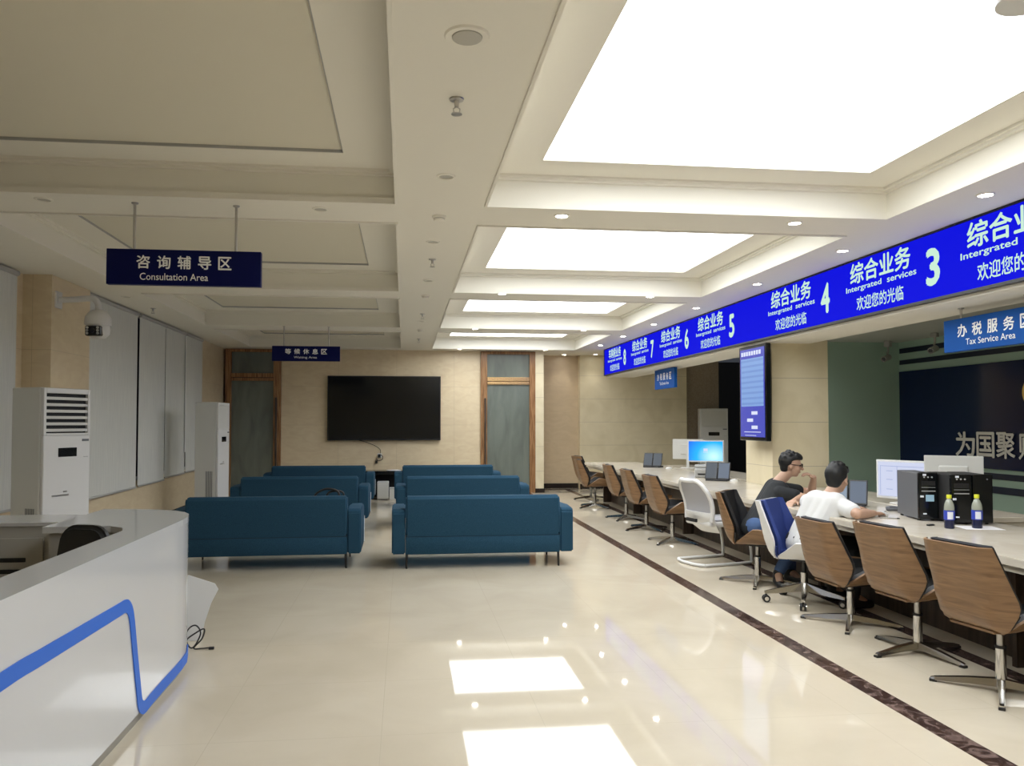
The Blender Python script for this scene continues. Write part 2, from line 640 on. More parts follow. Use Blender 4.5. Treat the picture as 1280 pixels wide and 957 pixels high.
def blind(y0, y1, x, zb, label, strip_foot=None):
    o = thing('roller_blind', label, 'blind', (x, (y0 + y1) / 2, zb), 0, 'grey roller blinds on the left windows')
    h = (y1 - y0) / 2
    bm = BM()
    n = 10
    g = [[Vector((.006 * math.sin(j * 1.3 + y0) * (1 - i / 12), -h + 2 * h * j / n, .02 + (2.94 - zb - .02) * i / 6)) for j in range(n + 1)] for i in range(7)]
    sheet(bm, g, .003)
    obj('fabric', bm, 'blind_fabric', o)
    bm = BM(); box(bm, -.008, .010, -h, h, 0, .025, .004)
    obj('bottom_rail', bm, 'light_grey', o)
    bm = BM(); cone(bm, (0, -h, 2.965 - zb), (0, h, 2.965 - zb), .027)
    obj('roller_tube', bm, 'light_grey', o)
    if strip_foot:
        bm = BM(); box(bm, .012, .022, h - .05, h - .01, strip_foot - zb, 2.93 - zb, .004)  # thin white strip upright along the blind's far edge
        obj('edge_strip', bm, 'strip_white', o)
    return o


blind(5.2, 8.2, -3.80, .63, 'grey roller blind nearest the camera, left of the beige pier')
blind(9.42, 11.16, -3.615, .60, 'widest grey roller blind, just right of the beige pier')
blind(11.25, 12.42, -3.615, .61, 'grey roller blind right of the dark vertical gap')
blind(12.44, 13.52, -3.615, .64, 'grey roller blind with a bright white strip along its edge', strip_foot=1.0)
blind(13.56, 14.6, -3.615, .65, 'narrow grey roller blind farthest back, behind the distant white air conditioner')

# ------------------------------------------------------------------ ceiling lights and fittings
for side, cx in (('lit', CX_R), ('off', CX_L)):
    for j, cy in enumerate(CY):
        if side == 'off' and j < 1:
            continue
        a, b_, c, d = cx[0] + MARG, cx[1] - MARG, cy[0] + MARG, cy[1] - MARG
        if side == 'lit':
            lab = ['', '', 'largest glowing white ceiling panel, nearest the camera', 'second glowing white ceiling panel from the camera',
                   'third glowing white ceiling panel from the camera', 'farthest and narrowest glowing white ceiling panel'][j]
            lab = lab or ('unlit ceiling panel in the right row, at the far rear' if j == 0 else 'glowing white ceiling panel right above and behind the camera')
        else:
            lab = ['', 'unlit beige ceiling panel behind the camera', 'largest unlit beige ceiling panel at upper left', 'unlit beige ceiling panel above the navy Consultation Area sign',
                   'unlit beige ceiling panel in the third coffer, before the Waiting Area sign', 'unlit beige ceiling panel in the coffer next to the television wall'][j]
        t = thing('ceiling_light', lab, 'ceiling light', ((a + b_) / 2, (c + d) / 2, ZT), 0, 'lit ceiling panels' if side == 'lit' and j > 0 else 'unlit ceiling panels')
        w, l = (b_ - a) / 2, (d - c) / 2
        bm = BM(); box(bm, -w + .004, w - .004, -l + .004, l - .004, .02, .045)
        obj('diffuser', bm, 'panel_lit' if side == 'lit' and j > 0 else 'panel_off', t)
        bm = BM()
        q = .012 if side == 'lit' else .006
        box(bm, -w, -w + q, -l, l, .002, .02); box(bm, w - q, w, -l, l, .002, .02)
        box(bm, -w + q, w - q, -l, -l + q, .002, .02); box(bm, -w + q, w - q, l - q, l, .002, .02)
        obj('frame', bm, 'ceiling_paint' if side == 'lit' else 'light_grey', t)


def make_downlight(lit, r=.055):
    t = thing('downlight', 'x', 'downlight')
    bm = BM(); lathe(bm, [(r * .78, -.001), (r * .8, -.008), (r, -.006), (r * 1.08, 0), (r * .7, 0)])
    obj('trim_ring', bm, 'ceiling_paint', t, True)
    bm = BM(); lathe(bm, [(0, -.004), (r * .5, -.004), (r * .8, -.002), (r * .8, 0)])
    obj('lens', bm, 'lens_lit' if lit else 'lens_off', t, True)
    return t


DL0, DL1 = make_downlight(True), make_downlight(False)
used = set()


def place(src, loc, label, group, rz=0, scale=1, base=None, drop=0):
    o = src if src.name not in used else copy_tree(src)
    used.add(src.name)
    o.location = loc
    o.rotation_euler = (0, 0, rz)
    o.scale = (scale,) * 3
    o['label'] = label
    o['group'] = group
    if base is not None:      # the star base stands at its own angle under the swivelling seat
        for ch in o.children:
            if ch.name.startswith('leg'):
                ch.rotation_euler = (0, 0, base - rz)
            elif not ch.name.startswith(('pole', 'collar')):
                ch.location.z = -drop
    return o


def spot(o, watts=DOWNLIGHT_W, angle=95):
    """the lamp inside one downlight"""
    ld = bpy.data.lights.new('downlight_beam', 'SPOT')
    ld.energy = watts
    ld.color = (1, .96, .9)
    ld.spot_size = R(angle)
    ld.spot_blend = .8
    ld.shadow_soft_size = .04
    s = bpy.data.objects.new('downlight_beam', ld)
    COL.objects.link(s)
    s.parent = o
    s.location = (0, 0, -.015)


DL_FILL = copy_tree(DL0)  # unseen downlights, added to brighten the service area
spot(DL0)
spot(DL_FILL, 14.0, 150)
ORD = ['nearest the camera', 'second from the camera', 'third from the camera', 'fourth from the camera', 'fifth from the camera', 'sixth from the camera', 'seventh from the camera']
for i, y in enumerate((4.73, 6.43, 8.1, 9.9, 11.65, 13.36, 14.95)):
    o = place(DL0, (3.81, y, ZC), 'lit round downlight in the strip along the blue LED board, ' + ORD[i], 'lit downlights')
for y in (3.0,):
    o = place(DL0, (3.81, y, ZC), 'lit round downlight along the blue LED board, outside the frame', 'lit downlights')
for i, y in enumerate((5.57, 9.07, 12.55, 16.08)):
    for x, s in ((1.135, 'left'), (2.92, 'right')):
        where = ['in the beam behind the largest glowing panel', 'in the beam behind the second glowing panel', 'in the beam behind the third glowing panel', 'against the back wall beyond the farthest glowing panel'][i]
        o = place(DL0, (x, y, ZC), 'lit downlight %s, %s of the pair' % (where, s), 'lit downlights')
o = place(DL0, (3.55, 17.2, ZC), 'lit round downlight over the recess right of the right-hand glass door', 'lit downlights')
o = place(DL0, (4.22, 17.0, ZC), 'lit round downlight beyond the far end of the blue LED board', 'lit downlights')
for x, y, lab in ((.25, 4.75, 'unlit downlight in the centre beam, level with the rear of the largest glowing panel'), (.235, 6.5, 'unlit downlight in the centre beam beyond the first smoke detector'),
                  (.255, 8.3, 'unlit downlight in the centre beam beyond the second sprinkler'), (.25, 11.7, 'unlit downlight in the centre beam, farthest one back'),
                  (-2.42, 5.56, 'unlit downlight in the left cross beam, left of the Consultation Area sign'), (-.59, 5.59, 'unlit downlight in the left cross beam, right of the Consultation Area sign'),
                  (-3.31, 9.8, 'unlit downlight in the ceiling strip along the left blinds')):
    place(DL1, (x, y, ZC), lab, 'unlit downlights')
for i, y in enumerate((.5, 3.7, 6.9, 10.1, 12.6)):
    o = place(DL_FILL, (6.6, y, 2.95), 'added fill downlight in the service area ceiling behind the LED board, row place ' + ['one', 'two', 'three', 'four', 'five'][i], 'added service area downlights')
t = thing('ceiling_speaker', 'largest round white ceiling speaker in the centre beam, nearest the camera', 'speaker', (.239, 3.0, ZC))
bm = BM(); lathe(bm, [(.06, 0), (.06, -.006), (.085, -.008), (.09, 0)], seg=32)
obj('rim', bm, 'ceiling_paint', t, True)
bm = BM(); lathe(bm, [(0, -.012), (.035, -.014), (.058, -.010), (.06, 0)], seg=32)
obj('grille', bm, 'lens_off', t, True)


def make_sprinkler():
    t = thing('sprinkler', 'x', 'sprinkler')
    bm = BM(); lathe(bm, [(.028, 0), (.026, -.005), (.010, -.008), (.008, -.03)]); obj('escutcheon', bm, 'steel', t, True)
    bm = BM()
    for s in (-1, 1):
        tube(bm, [(0, 0, -.028), (.012 * s, 0, -.038), (.010 * s, 0, -.05), (0, 0, -.056)], .0022, 6)
    lathe(bm, [(0, -.055), (.02, -.056), (.021, -.058), (0, -.060)])
    obj('deflector', bm, 'steel', t, True)
    return t


SP = make_sprinkler()
for x, y, lab in ((.238, 3.6, 'sprinkler head in the centre beam nearest the camera'), (.255, 7.22, 'sprinkler head in the centre beam, second from the camera'),
                  (.25, 10.9, 'sprinkler head in the centre beam, third from the camera'), (.26, 14.2, 'sprinkler head in the centre beam near the back wall'),
                  (-3.3, 10.77, 'sprinkler head in the ceiling strip along the left blinds')):
    place(SP, (x, y, ZC), lab, 'sprinkler heads', scale=1.25)


def make_detector():
    t = thing('smoke_detector', 'x', 'smoke detector')
    bm = BM(); lathe(bm, [(.052, 0), (.052, -.012), (.046, -.018)]); obj('base', bm, 'ceiling_paint', t, True)
    bm = BM(); lathe(bm, [(.040, -.018), (.042, -.024), (.038, -.034), (.02, -.04), (0, -.041)]); obj('cap', bm, 'ceiling_paint', t, True)
    bm = BM(); lathe(bm, [(.0405, -.018), (.0405, -.023), (.03, -.023)]); obj('vent_slot', bm, 'black_matte', t, True)
    return t


SD = make_detector()
for x, y, lab in ((.25, 5.69, 'white smoke detector in the centre beam nearest the camera'), (.25, 9.3, 'white smoke detector in the centre beam, second from the camera'),
                  (.262, 12.8, 'white smoke detector in the centre beam near the back wall')):
    place(SD, (x, y, ZC), lab, 'smoke detectors')


# ------------------------------------------------------------------ hanging signs
def hanging_sign(centre, along, w, h, zroof, mat, cn, en, label, cn_box, en_box, th=.05):
    """along: unit vector of reading direction; the face looks along along x up"""
    t = thing('hanging_sign', label, 'sign', (0, 0, 0), 0)
    c, a = Vector(centre), Vector(along)
    up = Vector((0, 0, 1))
    n = a.cross(up)
    t.location = c
    Mx = Matrix((a, -n, up)).transposed().to_4x4()
    bm = BM(); box(bm, -w / 2, w / 2, -th / 2, th / 2, -h / 2, h / 2, .004, Mx); obj('board', bm, mat, t)
    for s in (-1, 1):
        p = a * (s * w * .33)
        bm = BM()
        cone(bm, p + up * (h / 2 - .005), p + up * (zroof - c.z), .009, seg=10)
        lathe(bm, [(.024, 0), (.022, -.008), (.010, -.012)], p + up * (zroof - c.z), 12)
        obj('hanging_rod', bm, 'steel', t, True)
    o1 = n * (th / 2)
    chars = cn.split()
    cw = cn_box[0] * w / (len(chars) + (len(chars) - 1) * .5)
    for k, ch in enumerate(chars):
        lettering(ch, o1 + up * (cn_box[2] * h) + a * (cn_box[3] * w + (k - (len(chars) - 1) / 2) * cw * 1.5), a, up, cw, cn_box[1] * h, 'lettering_white', t, .022)
    lettering(en, o1 + up * (en_box[2] * h) + a * (en_box[3] * w), a, up, en_box[0] * w, en_box[1] * h, 'lettering_white', t, .004)
    return t


hanging_sign((-1.5, 5.58, 2.556), (1, 0, 0), 1.022, .243, ZC, 'navy_sign', '咨 询 辅 导 区', 'Consultation Area',
             'navy hanging sign reading Consultation Area', (.615, .38, .14, 0), (.44, .20, -.27, -.065))
hanging_sign((-1.525, 12.52, 2.566), (1, 0, 0), 1.042, .235, ZC, 'navy_sign', '等 候 休 息 区', 'Waiting Area',
             'small navy hanging sign reading Waiting Area, in front of the back wall', (.62, .36, .14, 0), (.34, .20, -.27, -.01))
hanging_sign((4.5, 5.54, 2.205), (0, -1, 0), 1.03, .265, 2.425, 'blue_sign', '办 税 服 务 区', 'Tax Service Area',
             'bright blue hanging sign reading Tax Service Area near the right edge', (.74, .40, .12, .03), (.50, .19, -.24, .0))
hanging_sign((4.5, 13.14, 2.245), (0, -1, 0), 1.03, .34, 2.425, 'blue_sign', '办 税 服 务 区', 'Tax Service Area',
             'small distant blue Tax Service Area sign under the far end of the LED board', (.72, .36, .12, 0), (.46, .16, -.22, 0))

# ------------------------------------------------------------------ LED board over the counter
XL = 4.14
t = thing('led_sign', 'long blue LED board listing service windows in white characters above the counter', 'LED sign', (XL, 0, 2.45))
Y0, Y1, Z1 = .2, 15.93, .55
bm = BM(); box(bm, .004, .04, Y0, Y1, .0, Z1 - .002)
obj('housing', bm, 'black_plastic', t)
bm = BM()
box(bm, -.012, .004, Y0, Y1, 0, .022); box(bm, -.012, .004, Y0, Y1, Z1 - .018, Z1 - .002)
box(bm, -.012, .004, Y0, Y0 + .02, .022, Z1 - .018); box(bm, -.012, .004, Y1 - .03, Y1, .022, Z1 - .018)
obj('frame', bm, 'black_plastic', t)
bm = BM(); box(bm, -.002, .0039, Y0 + .02, Y1 - .03, .022, Z1 - .018)
obj('screen', bm, 'led_blue', t)
EXL, EZ = (0, -1, 0), (0, 0, 1)
for s, dg_, cn in ((15.55, '8', '车购税业务'), (13.9, '7', '综合业务'), (12.28, '6', '综合业务'), (10.68, '5', '综合业务'), (8.45, '4', '综合业务'), (6.86, '3', '综合业务'), (5.33, '2', '综合业务'), (3.7, '1', '综合业务')):
    def at(dy, z):
        return (-.0025, s - dy, z - 2.45)
    lettering(cn, at(.44, 2.868), EXL, EZ, .88, .195, 'led_text', t, .022, .001)
    lettering('Intergrated', at(.205, 2.722), EXL, EZ, .55, .066, 'led_text', t, .016, .001)
    lettering('services', at(.755, 2.728), EXL, EZ, .39, .052, 'led_text', t, .016, .001)
    lettering('欢迎您的光临', at(.44, 2.582), EXL, EZ, .68, .128, 'led_text', t, .012, .001)
    lettering(dg_, at(1.15, 2.722), EXL, EZ, .165, .30, 'led_text', t, .03, .001)

# portrait information display on the column
t = thing('information_display', 'portrait blue information screen mounted on the cream column', 'display', (4.13, 8.94, 1.275))
bm = BM(); box(bm, 0, .06, -.36, .36, 0, 1.135, .008); obj('housing', bm, 'black_gloss', t)
bm = BM(); box(bm, .06, .166, -.12, .12, .4, .8, .005); obj('wall_bracket', bm, 'black_plastic', t)
bm = BM(); box(bm, -.003, .001, -.325, .325, .045, 1.10); sc = obj('screen', bm, 'display_blue', t)
bm = BM(); box(bm, -.004, -.0028, -.30, .30, .41, .985); obj('table_area', bm, 'display_pale', sc)
for k in range(9):
    bm = BM(); box(bm, -.0052, -.0038, -.30, .30, .43 + .064 * k, .455 + .064 * k); obj('table_row', bm, 'display_row', sc)
bm = BM()
for k in range(8):
    box(bm, -.0045, -.0028, .24 - .068 * k, .29 - .068 * k, 1.02, 1.07)
obj('heading', bm, 'display_white', sc)
bm = BM()
for k, y in enumerate((-.06, .06, -.06)):
    box(bm, -.0045, -.0028, y - .08, y + .08, .31 - .085 * k, .35 - .085 * k)
box(bm, -.0045, -.0028, -.22, .22, .10, .108); box(bm, -.0045, -.0028, -.1, .2, .06, .066)
obj('caption', bm, 'display_white', sc)

# navy sign wall of the service area
t = thing('sign_wall_panel', 'dark navy panel with large grey Chinese characters on the service area wall', 'wall sign', (8.97, 6.6, .775))
bm = BM(); box(bm, 0, .03, -6.75, 6.75, 0, 1.635, .004); obj('board', bm, 'navy_board', t)
for ch, y, w in (('为', 11.65, .44), ('国', 11.21, .38), ('聚', 10.80, .38), ('财', 10.36, .38)):
    lettering(ch, (-.012, y - 6.6, 1.145 - .775), EXL, EZ, w, .40, 'lettering_grey', t, .02, .012)
for k, (z0, z1) in enumerate(((2.742, 2.83), (2.537, 2.618), (.622, .712), (.407, .512))):
    o = obj('wall_stripe', (lambda b2: (box(b2, 8.985, 9.0, -.15, 13.35, z0, z1), b2)[1])(BM()), 'navy_strip')
    tag(o, ['upper navy strip near the ceiling above the navy sign wall', 'lower of two navy strips above the navy sign wall', 'upper of two navy strips below the navy sign wall', 'lowest navy strip near the floor below the navy sign wall'][k], 'wall strip', 'navy strips')
t = thing('emblem', 'round golden emblem on the dark navy sign wall at the right edge', 'emblem', (8.96, 10.22, 1.925))
bm = BM(); lathe(bm, [(0, -.012), (.2, -.012), (.205, 0), (0, 0)], seg=32, axis='x'); obj('disc', bm, 'gold', t, True)
bm = BM(); lathe(bm, [(.2, -.02), (.235, -.02), (.24, 0), (.2, 0)], seg=32, axis='x'); obj('rim', bm, 'gold', t, True)


def ptz(loc, rz, label, arm=True):
    t = thing('security_camera', label, 'security camera', loc, rz)
    if arm:      # wall plate at local x = 0, arm along +x
        bm = BM(); box(bm, 0, .015, -.045, .045, -.06, .06, .004); obj('wall_plate', bm, 'white_plastic', t)
        bm = BM(); tube(bm, smooth_path([(.01, 0, .0), (.12, 0, .005), (.24, 0, .012), (.28, 0, -.02), (.285, 0, -.07)]), .022, 10); obj('arm', bm, 'white_plastic', t, True)
        c = (.285, 0, -.07)
    else:
        bm = BM(); lathe(bm, [(.05, .25), (.05, .235), (.016, .23), (.016, 0)]); obj('pendant', bm, 'white_plastic', t, True)
        c = (0, 0, 0)
    bm = BM(); lathe(bm, [(.03, 0), (.055, -.01), (.085, -.05), (.09, -.09), (.088, -.11)], c); obj('housing', bm, 'white_plastic', t, True)
    bm = BM(); lathe(bm, [(.075, -.11), (.083, -.14), (.075, -.175), (.05, -.20), (0, -.212)], c); d = obj('ball', bm, 'white_plastic' if arm else 'grey_plastic', t, True)
    cc = Vector(c) + Vector((.0, -.045, -.155))
    bm = BM(); box(bm, cc.x - .055, cc.x + .055, cc.y - .045, cc.y + .01, cc.z - .038, cc.z + .035, .012); f = obj('lens_block', bm, 'black_gloss', d)
    bm = BM()
    cone(bm, (cc.x, cc.y - .046, cc.z), (cc.x, cc.y - .056, cc.z), .018)
    obj('lens', bm, 'black_plastic', f)
    bm = BM()
    for sx in (-1, 1):
        bm = BM()
        for sz in (-1, 0, 1):
            cone(bm, (cc.x + sx * .036, cc.y - .044, cc.z + sz * .02), (cc.x + sx * .036, cc.y - .049, cc.z + sz * .02), .0095, seg=8)
        obj('infrared_lamp', bm, 'light_grey', f)
    return t


o = ptz((-3.57, 8.55, 2.76), R(-3), 'white dome security camera on a bracket at the beige left pier')
o.scale = (1.45, 1.45, 1.45)
t = ptz((1.845, 2.1, 2.86), 0, 'grey dome security camera hanging at the upper right corner', False)
t.children[0].scale = (1, 1, .42)
for loc, lab in (((8.6, 11.85, 2.78), 'small white security camera under the service ceiling before the navy wall'), ((8.6, 13.1, 2.74), 'small security camera under the service ceiling at the green wall')):
    t = thing('bullet_camera', lab, 'security camera', loc, R(-150), 'small service area cameras')
    bm = BM(); box(bm, -.05, .05, -.05, .05, .10, .17 + (2.78 - loc[2]), .01); obj('ceiling_base', bm, 'light_grey', t)
    bm = BM(); tube(bm, [(0, 0, .11), (0, 0, .02), (.03, 0, -.03)], .018); obj('arm', bm, 'light_grey', t)
    bm = BM(); cone(bm, (-.03, 0, -.08), (.16, 0, -.13), .05); o = obj('body', bm, 'light_grey', t, True)
    bm = BM(); cone(bm, (.16, 0, -.13), (.165, 0, -.1315), .035); obj('lens', bm, 'black_gloss', o)


# ------------------------------------------------------------------ floor-standing air conditioners (front looks along local -y)
def make_ac():
    t = thing('air_conditioner', 'x', 'air conditioner')
    bm = BM(); box(bm, -.26, .26, -.12, .2, .02, 1.8, .012); obj('cabinet', bm, 'offwhite_plastic', t)
    bm = BM(); box(bm, -.255, .255, -.155, -.122, .06, 1.38, .01); f = obj('front_panel', bm, 'white_plastic', t)
    bm = BM(); box(bm, -.10, .10, -.160, -.154, 1.19, 1.27, .003); obj('control_display', bm, 'black_gloss', f)
    bm = BM(); box(bm, -.16, .02, -.159, -.154, .845, .862, .002); box(bm, -.04, .0, -.159, -.154, .875, .89, .002); obj('emblem', bm, 'steel', f)
    bm = BM(); box(bm, .16, .235, -.158, -.154, 1.325, 1.345); obj('marking', bm, 'grey_plastic', f)
    bm = BM(); box(bm, .18, .23, -.158, -.154, 1.18, 1.186); obj('marking', bm, 'light_grey', f)
    bm = BM()
    box(bm, -.255, -.225, -.155, -.12, 1.38, 1.795, .006); box(bm, .225, .255, -.155, -.12, 1.38, 1.795, .006)
    box(bm, -.225, .225, -.155, -.12, 1.75, 1.795, .006); box(bm, -.225, .225, -.155, -.12, 1.38, 1.4, .004)
    obj('outlet_frame', bm, 'white_plastic', t)
    bm = BM(); box(bm, -.225, .225, -.125, -.119, 1.4, 1.75); obj('outlet_cavity', bm, 'black_matte', t)
    for k in range(6):
        bm = BM(); z = 1.425 + .056 * k
        box(bm, -.224, .224, -.15, -.138, z - .012, z + .014, .003)
        obj('louvre', bm, 'offwhite_plastic', t)
    bm = BM()
    for s in (-1, 1):
        for k in range(6):
            box(bm, s * .26 - .002, s * .26 + .002, -.07 + .018 * k, -.062 + .018 * k, .25, .75)
    obj('side_grille', bm, 'grey_plastic', t)
    bm = BM(); box(bm, -.25, .25, -.13, .19, 0, .03); obj('plinth', bm, 'grey_plastic', t)
    return t


AC = make_ac()
AC.location = (-3.12, 7.45, 0); AC.rotation_euler = (0, 0, R(66)); AC['label'] = 'white floor-standing air conditioner behind the white reception desk, with louvres on top'
AC['group'] = 'floor-standing air conditioners'
def closed_ac():
    c = copy_tree(AC)
    for ch in list(c.children):
        if ch.name.startswith(('louvre', 'outlet_cavity')):
            bpy.data.objects.remove(ch)
    bm = BM(); box(bm, -.224, .224, -.15, -.12, 1.402, 1.748, .004); obj('outlet_cover', bm, 'offwhite_plastic', c)
    return c


o = closed_ac(); o.location = (-2.93, 12.6, 0); o.rotation_euler = (0, 0, R(84)); o.scale = (1, 1, 1); o['label'] = 'white floor-standing air conditioner beside the left glass door at the back'
o = closed_ac(); o.location = (6.96, 17.1, 0); o.rotation_euler = (0, 0, R(-14)); o.scale = (1.2, 1, 1); o['label'] = 'white floor-standing air conditioner behind the counter against the brown wall'

# ------------------------------------------------------------------ television and what is below it
t = thing('television', 'large black wall-mounted television on the beige back wall', 'television', (-.403, YB - .015, 1.117))
bm = BM(); box(bm, -1.165, 1.165, -.07, 0, 0, 1.334, .006); obj('housing', bm, 'black_plastic', t)
bm = BM(); box(bm, -1.145, 1.145, -.073, -.066, .03, 1.314); obj('screen', bm, 'black_gloss', t)
bm = BM(); tube(bm, smooth_path([(-.56, -.03, .01), (-.40, -.02, -.03), (-.2, -.015, -.11), (-.09, -.01, -.19), (-.08, -.012, -.27)]), .006); obj('power_cord', bm, 'black_plastic', t)
t = thing('socket_cables', 'tangle of black plugs and cables on the wall under the television', 'cables', (-.5, YB, .80))
bm = BM(); box(bm, -.045, .045, -.012, 0, -.045, .045, .004); obj('socket', bm, 'white_plastic', t)
bm = BM(); box(bm, -.03, .02, -.06, -.012, -.04, .03, .006); obj('plug', bm, 'black_plastic', t)
bm = BM(); tube(bm, smooth_path([(0, -.05, .02), (.06, -.06, -.01), (.05, -.05, -.08), (-.03, -.05, -.10), (-.07, -.03, -.06)]), .008); obj('cable', bm, 'black_plastic', t)
bm = BM(); box(bm, -.09, -.04, -.05, -.0, -.16, -.10, .008); obj('adapter', bm, 'black_plastic', t)
t = thing('media_console', 'low black media console between the sofa rows under the television', 'cabinet', (-.35, 15.85, 0))
bm = BM(); box(bm, -.9, .9, -.2, .25, .46, .53, .006); obj('top', bm, 'black_gloss', t)
bm = BM(); box(bm, -.9, -.86, -.19, .25, 0, .46); obj('side_panel', bm, 'black_gloss', t)
bm = BM(); box(bm, .86, .9, -.19, .25, 0, .46); obj('side_panel', bm, 'black_gloss', t)
bm = BM(); box(bm, -.86, .86, .2, .25, .05, .46); obj('back_panel', bm, 'black_matte', t)
bm = BM(); box(bm, -.86, .86, -.19, .22, .02, .06); obj('shelf', bm, 'black_gloss', t)
t = thing('computer_tower', 'pale grey box on the floor in front of the black media console', 'computer', (-.40, 15.42, 0))
bm = BM(); box(bm, -.11, .11, -.18, .18, .012, .34, .008); c_ = obj('case', bm, 'light_grey', t)
bm = BM(); box(bm, -.10, .10, -.186, -.18, .03, .33, .003); obj('front_panel', bm, 'offwhite_plastic', t)
bm = BM(); box(bm, -.09, .09, -.16, .16, 0, .014); obj('foot', bm, 'black_plastic', t)
t = thing('storage_box', 'smaller light box beside the pale grey one at the media console', 'box', (-.2, 15.42, 0))
bm = BM(); box(bm, -.075, .075, -.12, .12, 0, .2, .005); obj('body', bm, 'offwhite_plastic', t)
bm = BM(); box(bm, -.078, .078, -.123, .123, .2, .222, .004); obj('lid', bm, 'light_grey', t)
o = obj('paper_sheet', (lambda b2: (box(b2, -.12, .12, -.10, .10, 0, .012, .003, Matrix.Rotation(R(20), 4, 'Z')), b2)[1])(BM()), 'paper', loc=(-.2, 15.80, .53))
tag(o, 'small white booklet lying on the black media console', 'booklet')


# ------------------------------------------------------------------ sofas (back towards the camera, origin bottom centre of the back)
def make_sofa():
    t = thing('sofa', 'x', 'sofa')
    H = .735
    bm = BM()
    prof = [(.0, .33), (-.012, .5), (.0, H - .03), (.03, H), (.12, H), (.15, H - .03), (.2, .40), (.18, .33)]
    A = [bm.verts.new((-.8, y, z)) for y, z in prof]; B = [bm.verts.new((.8, y, z)) for y, z in prof]
    for i in range(len(prof)):
        j = (i + 1) % len(prof)
        bm.faces.new((A[i], A[j], B[j], B[i]))
    bm.faces.new(A[::-1]); bm.faces.new(B)
    es = [e for e in bm.edges if (e.verts[0].co.x * e.verts[1].co.x > 0)]
    bmesh.ops.bevel(bm, geom=es, offset=.018, segments=3, affect='EDGES')
    obj('backrest', bm, 'sofa_fabric', t, True)
    bm = BM(); box(bm, -.8, .8, -.004, .80, .145, .325, .014); obj('base', bm, 'sofa_fabric', t, True)
    bm = BM(); box(bm, -.795, .795, .002, .05, .322, .334); obj('seam', bm, 'seam_dark', t)
    for s in (-1, 1):
        bm = BM()
        pr = [(.0, .15), (.0, .57), (.03, .605), (.30, .61), (.66, .60), (.80, .56), (.84, .50), (.80, .30), (.76, .15)]
        x0, x1 = (.803, .94) if s > 0 else (-.94, -.803)
        A = [bm.verts.new((x0, y, z)) for y, z in pr]; B = [bm.verts.new((x1, y, z)) for y, z in pr]
        for i in range(len(pr)):
            j = (i + 1) % len(pr)
            bm.faces.new((A[i], A[j], B[j], B[i]))
        bm.faces.new(A[::-1]); bm.faces.new(B)
        bmesh.ops.bevel(bm, geom=bm.edges[:], offset=.013, segments=3, affect='EDGES')
        a = obj('arm', bm, 'sofa_fabric', t, True)
        bm = BM(); x = s * .942
        tube(bm, smooth_path([(x, .78, .16), (x, .80, .28), (x, .838, .44)]), .005, 6); obj('piping', bm, 'piping_white', a)
        bm = BM(); box(bm, min(0, s * .8) + .004, max(0, s * .8) - .004, .17, .82, .325, .45, .03, seg=3); obj('seat_cushion', bm, 'sofa_fabric', t, True)
    for x in (-.79, .79):
        for y in (.03, .72):
            bm = BM(); cone(bm, (x, y, 0), (x * .995, y, .15), .010, .014, 10); obj('leg', bm, 'black_plastic', t)
    return t


SOFA = make_sofa()
for k, (x, y, lab) in enumerate(((.82, 8.08, 'blue sofa nearest the camera in the right column'), (.83, 11.02, 'blue sofa in the middle of the right column'), (.775, 13.86, 'blue sofa farthest back in the right column'),
                                 (-1.375, 8.18, 'blue sofa nearest the camera in the left column, behind the reception desk'), (-1.435, 11.15, 'blue sofa in the middle of the left column'), (-1.465, 13.88, 'blue sofa farthest back in the left column'))):
    o = place(SOFA, (x, y, 0), lab, 'blue sofas facing the television', rz=R(0.6 if x < 0 and y < 9 else 0))
t = thing('handbag', 'black handbag on the seat of the middle left sofa, only its loops showing', 'bag', (-.95, 9.0 - .18, .452))
t.location = (-.82, 8.72, .452)
bm = BM(); box(bm, -.16, .16, -.09, .09, 0, .19, .03, seg=3); b_o = obj('body', bm, 'black_leather', t, True)
bm = BM()
tube(bm, smooth_path([(-.15, 0, .17), (-.13, 0, .26), (-.03, 0, .315), (.08, 0, .305), (.12, 0, .26), (.13, 0, .17)]), .012); obj('handle', bm, 'black_leather', t, True)
bm = BM()
tube(bm, smooth_path([(-.05, .05, .17), (.0, .05, .27), (.08, .04, .29), (.16, .04, .27), (.17, .04, .15)]), .011); obj('handle', bm, 'black_leather', t, True)

# ------------------------------------------------------------------ service counter
t = thing('service_counter', 'long cream stone service counter running along the right side', 'counter', (0, 0, 0))
XF, XBK = 3.38, 4.43
bm = BM()
prism(bm, [(XF, .2), (XF, 14.5), (XBK - .05, 14.5), (XBK - .05, 9.52), (4.29, 9.52), (4.29, 8.77), (XBK, 8.77), (XBK, .2)], .69, .74)
bmesh.ops.bevel(bm, geom=[e for e in bm.edges if all(abs(v.co.x - XF) < 1e-4 for v in e.verts)], offset=.004, segments=2, affect='EDGES')
obj('worktop', bm, 'counter_stone', t)
bm = BM(); box(bm, 3.86, 3.9, .2, 14.45, .0, .69); obj('front_panel', bm, 'counter_dark', t)
bm = BM(); box(bm, 3.40, 3.42, .2, 14.45, .655, .69); obj('apron', bm, 'counter_stone', t)
for y in (.25, 2.9, 4.45, 6.72, 10.2, 12.5, 14.42):
    bm = BM(); box(bm, 3.72, 3.86, y - .02, y + .02, 0, .69); obj('support_panel', bm, 'counter_dark', t)
bm = BM(); box(bm, 4.30, 4.34, .2, 8.7, 0, .69); box(bm, 4.30, 4.34, 9.6, 14.4, 0, .69); obj('back_panel', bm, 'counter_stone', t)


